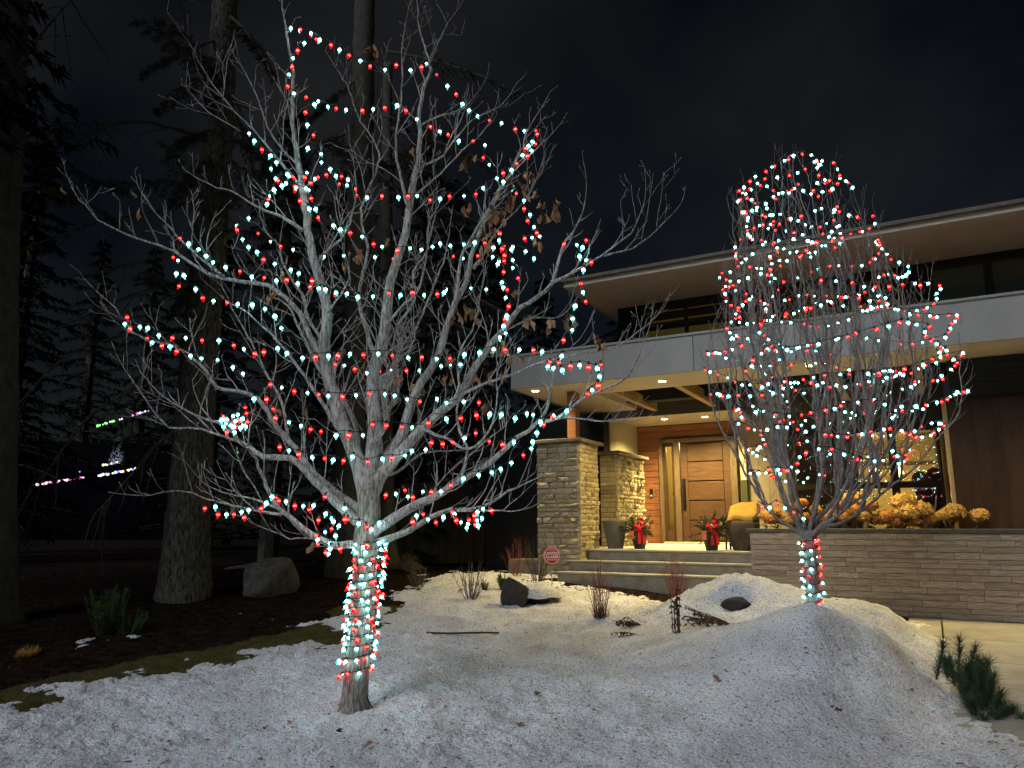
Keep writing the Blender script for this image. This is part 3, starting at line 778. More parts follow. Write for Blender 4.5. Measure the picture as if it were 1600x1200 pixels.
def hydrangea_at(idx, plist, label):
    base = at_t(plist[0][0], 826, 0.0 + 0.1 * (idx % 3)); base.z = 1.45
    h = thing('hydrangea', base, label, 'plant', 'dried hydrangeas in the planter')
    lf = MB()
    for j, (x, y, r, k) in enumerate(plist):
        p = at_t(x, y, 0.02 + 0.22 * rng.random()) - base
        o = link('flower_head', (HR if k else HM)[(j + idx) % (3 if k else 4)], h)
        o.location = p; rr = r * 0.0102; o.scale = (rr, rr, rr * .95); o.rotation_euler = (rng.uniform(-.3, .3), rng.uniform(-.3, .3), rng.uniform(0, 6))
        stems = MB(); stems.tube([(p.x * 0.6, p.y * 0.6, 0.0), (p.x * .85, p.y * .85, p.z * .5), (p.x, p.y, p.z - rr * .4)], [0.007, 0.006, 0.005], 5); stems.build('stem', 'dry_stem', h)
        for q in range(6):
            a = rng.uniform(0, 6.28); z = rng.uniform(0.02, max(0.05, p.z - rr * .6))
            tri_leaf(lf, (p.x * .8, p.y * .8, z), (math.cos(a), math.sin(a), -0.7), (0, 0, 1), rng.uniform(.07, .13), .05)
    tag(lf.build('withered_leaves', 'dry_brown', h), None, None, None, 'stuff')
hydrangea_at(0, [q for q in HEADS if q[0] < 1230], 'low rusty hydrangea at the steps end of the planter')
hydrangea_at(1, [q for q in HEADS if 1230 <= q[0] < 1270], 'small orange hydrangea left of the right tree trunk in planter')
hydrangea_at(2, [q for q in HEADS if 1270 <= q[0] < 1310], 'pale gold hydrangea just right of the wrapped trunk')
hydrangea_at(3, [q for q in HEADS if 1310 <= q[0] < 1370], 'tall golden hydrangea below the chandelier')
hydrangea_at(4, [q for q in HEADS if 1370 <= q[0] < 1405], 'drooping rust coloured hydrangea in the planter middle')
hydrangea_at(5, [q for q in HEADS if 1405 <= q[0] < 1460], 'cluster of three big golden hydrangea heads')
hydrangea_at(6, [q for q in HEADS if q[0] >= 1460], 'golden hydrangea beside the dark garage wall')

# ------------------------------------------------------------------ porch things
def porch(x, y):
    p = at(x, y, 1.0) - Vector((0, 0, EYE)); k = (1.224 - EYE) / p.z
    q = p * k; q.z = 1.224; return q
pp = house_pt(-2.25, 0.38, 1.224)
pg = thing('planter_pot', house_pt(-2.40, 0.40, 1.224), 'empty tapered grey planter pot beside the stone pillar', 'pot')
b = MB(); b.lathe([(0.125, 0), (0.13, 0.01), (0.215, 0.45), (0.215, 0.47), (0.195, 0.47), (0.185, 0.36)], 28); b.build('pot_body', 'pot_grey', pg, True)
b = MB(); b.lathe([(0.19, 0.37), (0.19, 0.38)], 20); b.build('soil', 'mulch', pg)
def bow_pot(loc, label, spread, flip):
    o = thing('bow_pot', loc, label, 'pot', 'red bow pots by the door')
    b = MB(); b.lathe([(0.085, 0), (0.09, 0.01), (0.145, 0.27), (0.145, 0.30), (0.12, 0.30)], 20); b.build('pot_body', 'pot_black', o, True)
    g = MB(); tw = MB()
    for k in range(46):
        a = rng.uniform(0, 6.28); el = rng.uniform(-.35, 1.3)
        d = Vector((math.cos(a) * math.cos(el), math.sin(a) * math.cos(el), math.sin(el)))
        pts = curve_pts((0.05 * math.cos(a), 0.05 * math.sin(a), 0.30), d, rng.uniform(.16, .3) * spread, 5, -0.25, .12)
        tw.tube(pts, [.004, .004, .003, .003, .002, .001], 4)
        for i in range(1, len(pts)):
            for q in range(16):
                nd = ((pts[i] - pts[i - 1]).normalized() + rand_unit() * .9).normalized(); needle(g, pts[i - 1].lerp(pts[i], rng.random()), nd, rng.uniform(.035, .065), .006)
    tw.build('twigs', 'dry_brown', o); tag(g.build('greenery', 'bough_green', o), None, None, None, 'stuff')
    sp = MB()
    for k in range(4):
        a = rng.uniform(0, 6.28); sp.tube(curve_pts((0, 0, .3), (math.cos(a) * .35, math.sin(a) * .35, 1), .36, 5, .1, .08), [.006, .005, .004, .004, .003, .002], 5)
    sp.build('bare_stick', 'dry_brown', o)
    rb = MB()                                    # bow with two loops and two tails at the front
    fx = Vector((-0.02, -0.16, 0.33))
    def strip(pts, w, ax):
        V = []; ax = Vector(ax)
        for p in pts: V += [Vector(p) - ax * w, Vector(p) + ax * w]
        rb.add(V, [(2 * i, 2 * i + 1, 2 * i + 3, 2 * i + 2) for i in range(len(pts) - 1)])
    for sx_ in (-1, 1):
        lp = [fx + Vector((sx_ * 0.075 * math.sin(t) * 1.3, -0.03 * math.sin(t * 2) - .01, 0.05 * math.sin(t * 2) * .9 + 0.03 * math.sin(t))) for t in np.linspace(0, math.pi, 9)]
        strip(lp, .026, (0, .25, 1))
        strip([fx + Vector((sx_ * .01, -.012, 0)), fx + Vector((sx_ * .03 + .02, -.025, -.08)), fx + Vector((sx_ * .04 + .03, -.02, -.16)), fx + Vector((sx_ * .045 + .035, -.01, -.24))], .024, (1, .1, .15))
    rb.lathe([(.005, -.03), (.03, -.02), (.033, .02), (.005, .03)], 8, tuple(fx + Vector((0, -.02, 0))))
    w = rb.build('red_bow', 'ribbon_red', o); sm = w.modifiers.new('thick', 'SOLIDIFY'); sm.thickness = .006
    fl = MB()
    for k in range(12):
        a = k * .52; d = Vector((math.cos(a), -0.5, math.sin(a))); tri_leaf(fl, fx + Vector((.02, -.02, .14)), d, (0, -1, 0), .06, .04)
    fl.build('poinsettia_bloom', 'ribbon_red', o)
    c = MB(); c.box(-.19, -.12, -.185, -.175, .17, .30); c.build('hang_tag', 'tag_orange', o)
    for dx in (.09, .12, -.02):
        c = MB(); c.lathe([(.004, -.035), (.03, -.015), (.032, .01), (.004, .045)], 8, (dx, -.12 - .02 * rng.random(), .36 + .05 * rng.random())); c.build('pine_cone', 'pine_cone', o)
    return o
bow_pot(house_pt(-1.98, 0.42, 1.224), 'black pot with evergreens and red bow next to empty grey planter', 1.05, 1)
bow_pot(house_pt(-0.72, 0.20, 1.224), 'black pot with evergreens and red bow before the door, beside tub chair', 1.15, -1)
tc_ = thing('tub_chair', house_pt(-0.26, 0.36, 1.224), 'dark woven tub chair holding a mustard cushion', 'chair')
b = MB(); b.lathe([(0.15, 0), (0.16, .01), (0.205, .12), (0.245, .28), (0.262, .40), (0.25, .46), (0.225, .46), (0.21, .38)], 32); b.build('tub', 'wicker', tc_, True)
bk = MB(); V = []; n = 15
for i in range(n):
    a = math.radians(-70 + 190 * i / (n - 1)); h = 0.04 + 0.36 * math.sin(math.pi * i / (n - 1)) ** 0.8 * (0.4 + 0.6 * i / (n - 1))
    for rr, z in ((0.250, .40), (0.285, .46 + h)): V.append((rr * math.cos(a), rr * math.sin(a), z))
bk.add(V, [(2 * i, 2 * i + 2, 2 * i + 3, 2 * i + 1) for i in range(n - 1)])
o = bk.build('curved_back', 'wicker', tc_, True); sm = o.modifiers.new('thick', 'SOLIDIFY'); sm.thickness = .03
cu = MB(); N = 14; V = []
CA, CB, CC, CD = Vector((-.27, -.13, .47)), Vector((.21, -.18, .47)), Vector((.29, .10, .76)), Vector((-.12, .14, .70))
nrm = (CB - CA).cross(CD - CA).normalized()
for sgn in (1, -1):
    for j in range(N + 1):
        for i in range(N + 1):
            x = -1 + 2 * i / N; y = -1 + 2 * j / N; a_ = (x + 1) / 2; b_ = (y + 1) / 2
            p = (CA * (1 - a_) + CB * a_) * (1 - b_) + (CD * (1 - a_) + CC * a_) * b_
            h = sgn * .075 * max(0, (1 - x ** 4) * (1 - y ** 4)) ** .6 - .03 * (1 - x * x) * (1 - y * y) + .012 * math.sin(5 * x + 3 * y)
            V.append(p + nrm * h)
M_ = (N + 1) ** 2
Fq = [(j * (N + 1) + i, j * (N + 1) + i + 1, (j + 1) * (N + 1) + i + 1, (j + 1) * (N + 1) + i) for j in range(N) for i in range(N)]
cu.add(V, Fq + [tuple(M_ + k for k in q[::-1]) for q in Fq])
cs = link('cushion', cu.mesh('cushion', 'cushion', True)); cs.location = house_pt(-0.27, 0.36, 1.224)
tag(cs, 'mustard yellow cushion tilted on the tub chair', 'cushion')
st_ = thing('side_stool', house_pt(-0.50, 0.95, 1.224), 'thin legged dark stool behind the right bow pot', 'stool')
for dx, dy in ((-.14, -.12), (.14, -.12), (-.14, .12), (.14, .12)):
    b = MB(); b.tube([(dx, dy, 0), (dx * .9, dy * .9, .36)], .016, 6); b.build('leg', 'black_metal', st_)
box('seat', st_, -.16, .16, -.14, .14, .36, .39, 'wicker', .006)

# ------------------------------------------------------------------ lawn sign
def snowy(x, y): return Vector((x, y, top_z(x, y)))
def octagon_sign():
    c = at(862, 868, 11.4); g = top_z(c.x, c.y)
    s = thing('alarm_sign', (c.x, c.y, g), 'red octagonal alarm sign on a thin stake before stone pillar', 'sign', None, math.radians(4))
    h = c.z - g; R = 0.128
    b = MB(); b.tube([(0, .012, -.1), (0, .012, h)], .008, 6); b.build('stake', 'metal_post', s)
    def octa(r, y0, y1):
        b = MB(); V = []
        for y in (y0, y1):
            for k in range(8):
                a = math.radians(22.5 + 45 * k); V.append((r * math.cos(a), y, h + r * math.sin(a)))
        b.add(V, [tuple(range(8)), tuple(range(8, 16))[::-1]] + [(k, k + 8, (k + 1) % 8 + 8, (k + 1) % 8) for k in range(8)]); return b
    octa(R, -.004, .004).build('border', 'sign_white', s); octa(R * .92, -.008, -.0041).build('board', 'sign_red', s)
    for txt, dz, size in (('UNITED', .014, .056), ('ALARM', -.040, .060)):
        cv = bpy.data.curves.new('lettering', 'FONT'); cv.body = txt; cv.size = size; cv.align_x = 'CENTER'; cv.extrude = .0008; cv.offset = .0018
        o = bpy.data.objects.new('lettering', cv); COL.objects.link(o); o.parent = s; o.location = (0, -.0095, h + dz); o.rotation_euler = (math.pi / 2, 0, 0)
        cv.materials.append(MATS['sign_white'])
        bpy.context.view_layer.update(); me_ = bpy.data.meshes.new_from_object(o.evaluated_get(bpy.context.evaluated_depsgraph_get())); bpy.data.objects.remove(o)
        o = bpy.data.objects.new('lettering', me_); COL.objects.link(o); o.parent = s; o.location = (0, -.0095, h + dz); o.rotation_euler = (math.pi / 2, 0, 0)
    for dz, w in ((.078, .05), (-.068, .07)):
        b = MB(); x = -w
        while x < w:
            l = rng.uniform(.008, .018); b.box(x, x + l, -.0105, -.0085, h + dz, h + dz + .011); x += l + .006
        b.build('small_print', 'sign_white', s)
octagon_sign()

# ------------------------------------------------------------------ rocks
def rock_mesh(seed, sub=4, m='rock', flat=0.0):
    bm = bmesh.new(); bmesh.ops.create_icosphere(bm, subdivisions=sub, radius=1.0)
    r = random.Random(seed); planes = [(Vector((r.gauss(0, 1), r.gauss(0, 1), r.gauss(0, .7))).normalized(), r.uniform(.62, .9)) for _ in range(11)]
    for v in bm.verts:
        d = v.co.normalized(); k = 1.05
        for n, h in planes:
            q = d.dot(n)
            if q > 0.05: k = min(k, h / q)
        p = d * k
        k += 0.05 * float(fbm(np.array([p.x * 3 + seed]), np.array([p.y * 3 + p.z * 2.3]), 3, seed)[0])
        v.co = d * k
    me = bpy.data.meshes.new('rock'); bm.to_mesh(me); bm.free(); me.materials.append(MATS[m])
    me.polygons.foreach_set('use_smooth', [True] * len(me.polygons)); return me
def rock(name, p, sc_, label, seed, m='rock', rz=0.0, sink=.25):
    o = link(name, rock_mesh(seed, 4, m)); o.scale = sc_; o.location = (p[0], p[1], top_z(p[0], p[1]) + sc_[2] * (1 - sink) * .6); o.rotation_euler = (0, 0, rz)
    return tag(o, label, 'rock')
q = at(422, 945, 11.3); rock('boulder', (q.x, q.y), (.50, .42, .40), 'big grey boulder lying in the dark mulch bed', 5, 'rock', .3)
q = at(806, 930, 10.3); r_dark = rock('boulder', (q.x, q.y), (.20, .2, .27), 'dark upright rock beside the snow near the sign', 8, 'rock_dark', .2)
q = at(842, 930, 10.5); rock('boulder', (q.x, q.y), (.25, .2, .12), 'low dark rock half buried under snow right of upright rock', 12, 'rock_dark', 1.2, .6)
b = MB()
q = at(838, 920, 10.45); zq = top_z(q.x, q.y)
V = []; n = 20
for j in range(7):
    for i in range(n):
        a = 2 * math.pi * i / n; r_ = (j + .01) / 6 * (.30 + .05 * math.sin(3 * a)); V.append((q.x + r_ * math.cos(a) * 1.15, q.y + r_ * math.sin(a) * .8, zq + .14 + .10 * (1 - (j / 6) ** 2) - (.06 if j == 6 else 0) + .012 * math.sin(5 * a + j)))
b.add(V, [(j * n + i, j * n + (i + 1) % n, (j + 1) * n + (i + 1) % n, (j + 1) * n + i) for j in range(6) for i in range(n)] + [tuple(range(n))[::-1]])
tag(b.build('snow_cap', 'snow', None, True), 'cap of snow resting on the low rock near the sign', 'snow')
q = at(1113, 930, 8.62); o = rock('boulder', (2.55, 8.62), (.20, .12, .09), 'flat dark stone melting out of the snow mound', 15, 'rock_dark', .1, .3)
q = at(1395, 962, 9.0)
for (x, y, s_, lb, sd) in ((400, 862, .55, 'long flat pale rock behind the boulder in shade', 21), (640, 868, .30, 'flat stone ledge right of the big tree trunk', 25)):
    q = at(x, y, 15.0); o = link('boulder', rock_mesh(sd, 3)); o.scale = (s_ * 1.1, s_ * .8, .13); o.location = (q.x, q.y, float(ground_z(np.array([q.x]), np.array([q.y]))[0]) + .03); tag(o, lb, 'rock')

# ------------------------------------------------------------------ shrubs
def stem_shrub(name, base, h, n, spread, label, m, rad=.006, side=2, cat='shrub', lean=(0, 0)):
    o = thing(name, base, label, cat); main = MB(); tw = MB()
    for k in range(n):
        a = rng.uniform(0, 6.28); r0 = rng.random() ** .7; tilt = spread * r0
        d = Vector((math.cos(a) * tilt + lean[0], math.sin(a) * tilt + lean[1], 1))
        L = h * rng.uniform(.6, 1.0) * (1 - .25 * r0)
        pts = curve_pts((math.cos(a) * .06 * r0, math.sin(a) * .06 * r0, -.05), d, L, 7, .35, .07)
        main.tube(pts, np.linspace(rad, rad * .35, 8), 5)
        for q_ in range(side):
            i = rng.randint(2, 6); d2 = ((pts[i] - pts[i - 1]).normalized() + rand_unit() * .7); p2 = curve_pts(pts[i], d2, L * rng.uniform(.12, .3), 4, .3, .08)
            tw.tube(p2, np.linspace(rad * .5, rad * .22, 5), 4)
    tag(main.build('stems', m, o), None, None, None, 'stuff'); tag(tw.build('twigs', m, o), None, None, None, 'stuff'); return o
def on_px(x, y, d):
    q = at(x, y, d); return Vector((q.x, q.y, top_z(q.x, q.y)))
stem_shrub('dogwood_shrub', on_px(938, 962, 9.3), .86, 30, .20, 'red stemmed dogwood standing in the snow left of the dry stalk', 'red_stem', .0042, 3)
stem_shrub('dead_perennial', on_px(938, 964, 9.25), .24, 60, .5, 'dense dark dead tuft at the foot of the left dogwood', 'dry_brown', .004, 3)
o = stem_shrub('dogwood_shrub', on_px(1058, 930, 10.3), .80, 46, .38, 'wide red stemmed dogwood in front of the entry steps', 'red_stem', .0040, 4)
stem_shrub('twiggy_shrub', on_px(735, 938, 10.6), .62, 26, .75, 'bare grey twiggy shrub at the snow edge left of the dark rock', 'grey_stem', .006, 3)
stem_shrub('twiggy_shrub', on_px(655, 915, 11.8), .45, 30, .8, 'low rusty twig shrub right of the big wrapped trunk', 'grey_stem', .005, 3)
stem_shrub('twiggy_shrub', on_px(840, 900, 11.9), .9, 26, .45, 'tall thin brown shrub behind the alarm sign', 'dry_brown', .005, 4)
stem_shrub('twiggy_shrub', on_px(806, 890, 12.6), .75, 30, .6, 'dark reddish shrub against the house plinth', 'red_stem', .004, 3)
stem_shrub('twiggy_shrub', on_px(530, 905, 12.6), .75, 40, .5, 'dim bare shrub behind the wrapped trunk', 'grey_stem', .005, 3)
stem_shrub('twiggy_shrub', at(640, 880, 13.6) - Vector((0, 0, .1)), .45, 30, 1.0, 'spreading low shrub in shade beyond the lawn', 'grey_stem', .005, 3)
# dry flower stalks
def stalk_plant(base, label, n, h, tilt, leafn, az=None, ll=.05):
    o = thing('dry_stalk', base, label, 'plant'); s = MB(); lf = MB()
    for k in range(n):
        a = rng.uniform(0, 6.28) if az is None else az + rng.uniform(-.5, .5)
        pts = curve_pts((.03 * math.cos(a), .03 * math.sin(a), -.03), (math.cos(a) * tilt, math.sin(a) * tilt, 1 if az is None else .28), h * rng.uniform(.6, 1), 7, 0 if az is None else -.2, .10)
        s.tube(pts, np.linspace(.006, .003, 8), 5)
        for q_ in range(leafn):
            i = rng.randint(1, 7); tri_leaf(lf, pts[i], (rng.uniform(-1, 1), rng.uniform(-1, 1), -.9), rand_unit(), rng.uniform(.6, 1.2) * ll, ll * .45)
    s.build('stems', 'dry_brown', o); lf.build('dead_leaves', 'dry_brown', o); return o
stalk_plant(on_px(1057, 1000, 8.2), 'upright dark dry flower stalk in the snow hollow', 7, .58, .10, 16)
stalk_plant(on_px(1150, 975, 8.0), 'withered brown fern lying on the mound left of the right tree', 9, .55, 1.0, 14, 2.7)
stalk_plant(on_px(1125, 985, 8.1), 'small broken twig clump below the withered fern', 5, .40, 1.0, 8, 2.2)
stalk_plant(on_px(1012, 985, 8.7), 'flattened dead fern fronds in snow below the red dogwood', 6, .40, 1.0, 14, 2.9)
stalk_plant(on_px(1015, 1012, 8.3), 'lower flattened dead frond at the snow groove', 4, .42, 1.0, 16, 2.9)

# needle bushes
def needle_bush(name, base, h, w, n, label, m, nl=.05, cat='shrub', dens=26, up=.6, nw=.003):
    o = thing(name, base, label, cat); t = MB(); g = MB()
    for k in range(n):
        a = rng.uniform(0, 6.28); r0 = rng.random() ** .6
        d = Vector((math.cos(a) * r0 * w / h * 1.4, math.sin(a) * r0 * w / h * 1.4, 1)); L = h * rng.uniform(.5, 1) * (1 - .2 * r0)
        pts = curve_pts((math.cos(a) * w * .25 * r0, math.sin(a) * w * .25 * r0, -.03), d, L, 7, up, .06)
        t.tube(pts, np.linspace(.010, .003, 8) * (h / .6) ** .5, 5)
        for i in range(1, len(pts)):
            ax = (pts[i] - pts[i - 1]).normalized()
            for q_ in range(dens):
                nd = (ax * .75 + rand_unit() * .85).normalized(); needle(g, pts[i - 1].lerp(pts[i], rng.random()), nd, nl * rng.uniform(.7, 1.1), nw)
    t.build('stems', 'dry_brown', o); tag(g.build('needles', m, o), None, None, None, 'stuff'); return o
def drive_pt(x, y, d):
    q = at(x, y, d); return Vector((q.x, q.y, float(ground_z(np.array([q.x]), np.array([q.y]))[0]) + .05))
def mugo_shoot(b, t, p, d, L):
    pts = curve_pts(p, d, L, 7, .25, .05); t.tube(pts, np.linspace(.009, .005, 8), 5)
    for i in range(1, 8):
        ax = (pts[i] - pts[i - 1]).normalized()
        for k in range(62):
            nd = (ax * rng.uniform(.55, 1.0) + rand_unit() * .8).normalized(); needle(b, pts[i - 1].lerp(pts[i], rng.random()), nd, rng.uniform(.08, .13), .0019)
def mugo(label, shoots):
    p0 = shoots[0][0]; o = thing('mugo_pine', p0, label, 'shrub'); n_ = MB(); t = MB()
    for p, d, L in shoots: mugo_shoot(n_, t, p - p0, d, L)
    t.build('stems', 'dry_brown', o); tag(n_.build('needles', 'needle_mugo', o), None, None, None, 'stuff')
def mp(x, y, d): return at(x, y, d)
mugo('dwarf pine shoots poking from the snow edge by the driveway',
     [(mp(1463, 1062, 6.7), (.35, 0, 1), .32), (mp(1497, 1068, 6.65), (.28, .1, 1), .36), (mp(1512, 1078, 6.6), (.35, 0, 1), .36), (mp(1520, 1095, 6.5), (.5, .1, 1), .34), (mp(1492, 1072, 6.5), (-.1, .1, 1), .2), (mp(1530, 1085, 6.5), (.1, 0, 1), .26), (mp(1505, 1075, 6.5), (.9, 0, .6), .3), (mp(1535, 1100, 6.4), (.3, 0, 1), .34), (mp(1515, 1105, 6.4), (0, 0, 1), .3), (mp(1525, 1110, 6.3), (.5, 0, .6), .3), (mp(1500, 1085, 6.4), (.3, -.1, .8), .26), (mp(1480, 1060, 6.6), (.1, 0, 1), .14)])
mugo('lower dwarf pine spilling from the snow onto the driveway',
     [(mp(1530, 1120, 6.1), (.5, -.1, 1), .24), (mp(1545, 1125, 6.1), (.6, 0, .8), .22), (mp(1520, 1115, 6.15), (-.3, -.1, .9), .22), (mp(1540, 1140, 6.0), (.4, -.2, .8), .24), (mp(1555, 1150, 5.95), (.5, -.1, .9), .22), (mp(1530, 1100, 6.2), (.2, 0, 1), .26), (mp(1560, 1140, 6.0), (.7, -.1, .6), .2), (mp(1525, 1130, 6.0), (-.2, -.2, .6), .18), (mp(1535, 1110, 6.1), (0, 0, 1), .3), (mp(1515, 1105, 6.2), (-.2, 0, .8), .24), (mp(1545, 1110, 6.1), (.3, 0, 1), .26), (mp(1550, 1160, 5.9), (.3, -.2, .9), .2), (mp(1570, 1160, 5.9), (.6, -.1, .6), .22), (mp(1540, 1160, 5.9), (-.1, -.2, .8), .18)])
needle_bush('evergreen_bush', on_px(163, 1000, 8.9), .62, .28, 44, 'small upright green evergreen in the mulch bed at left', 'needle_bush', .055, dens=34)
needle_bush('evergreen_bush', on_px(200, 1000, 8.9), .34, .24, 22, 'low olive sprig right of the upright evergreen bush', 'needle_bush', .05, dens=20)
needle_bush('ornamental_grass', on_px(40, 1048, 8.0), .13, .16, 30, 'pale yellow grass tuft at the far left edge', 'hydrangea', .06, 'grass', 8)
needle_bush('evergreen_bush', on_px(786, 918, 11.3), .30, .12, 22, 'little bright green cedar behind the dark rock', 'needle_bush', .035, dens=26)
needle_bush('evergreen_bush', on_px(757, 922, 11.2), .20, .06, 10, 'tiny thin green cedar left of the little cedar', 'needle_bush', .03, dens=22)

# ------------------------------------------------------------------ bare trees
D1 = 6.3
def limb_pts(px, d0, d1):
    n = len(px); out = []
    for i, (x, y) in enumerate(px):
        k = i / (n - 1); d = d0 + (d1 - d0) * k
        out.append(at(x, y, d))
    return out
LEAF_SPOTS = []
class TreeBuilder:
    def __init__(self, obj):
        self.o = obj; self.base = obj.location.copy(); self.tw = MB(); self.limbs = []
    def limb(self, pts, r0, r1, m='bark', name='limb', seg=9, pw=0.8, store=True, wob=.006, crook=.016):
        P = spline(pts, .07); n = len(P)
        P = P + nr.normal(0, wob, P.shape) * np.linspace(.3, 1, n)[:, None]
        L_ = np.linspace(0, n * .07, n)
        for ax_ in range(3):
            P[:, ax_] += crook * np.sin(L_ * rng.uniform(5, 9) + rng.uniform(0, 6.28)) * np.minimum(1, L_ / .3)
        k = np.linspace(0, 1, n); R = r0 + (r1 - r0) * k ** pw
        b = MB(); b.tube(P - np.array(self.base), R, seg); o = b.build(name, m, self.o, True)
        if store: self.limbs.append((P, R))
        return o
    def twig(self, p, d, L, r, level, up=.5):
        n = max(3, int(L / .055)); pts = curve_pts(p, d, L, n, up, .16)
        self.tw.tube([q_ - self.base for q_ in pts], np.linspace(r, max(.0018, r * .3), n + 1), 5 if r > .006 else 4)
        if level > 0:
            k = max(1, int(L / .14))
            for j in range(k):
                i = rng.randint(max(1, n // 4), n); ax = (pts[i] - pts[i - 1]).normalized()
                s = ax.cross(rand_unit()).normalized()
                self.twig(pts[i], ax * .75 + s * .75, L * rng.uniform(.22, .5), r * .6, level - 1, up)
        return pts
    def sprout(self, gap, lmin, lmax, r, level, start=.22, up=.55, ang=.8):
        tips = []
        for P, R in self.limbs:
            L = 0; nxt = gap * rng.random(); tot = np.sum(np.linalg.norm(np.diff(P, axis=0), axis=1))
            acc = 0
            for i in range(1, len(P)):
                acc += np.linalg.norm(P[i] - P[i - 1])
                if acc / tot < start: continue
                if acc > nxt:
                    nxt = acc + gap * rng.uniform(.6, 1.5)
                    ax = Vector(P[i] - P[i - 1]).normalized(); s = ax.cross(rand_unit()).normalized()
                    if s.z < -.3: s = -s
                    d = ax * (1 - .35 * rng.random()) + s * ang
                    k = 1 - .45 * acc / tot
                    pts = self.twig(Vector(P[i]), d, rng.uniform(lmin, lmax) * k, min(r, R[i] * .6), level, up); tips.append(pts[-1])
            ax = Vector(P[-1] - P[-2]).normalized(); self.twig(Vector(P[-1]), ax, lmin * 1.2, R[-1], 1, up)
        return tips
    def done(self, m='bark_fine'):
        tag(self.tw.build('twigs', m, self.o, True), None, None, None, 'stuff')

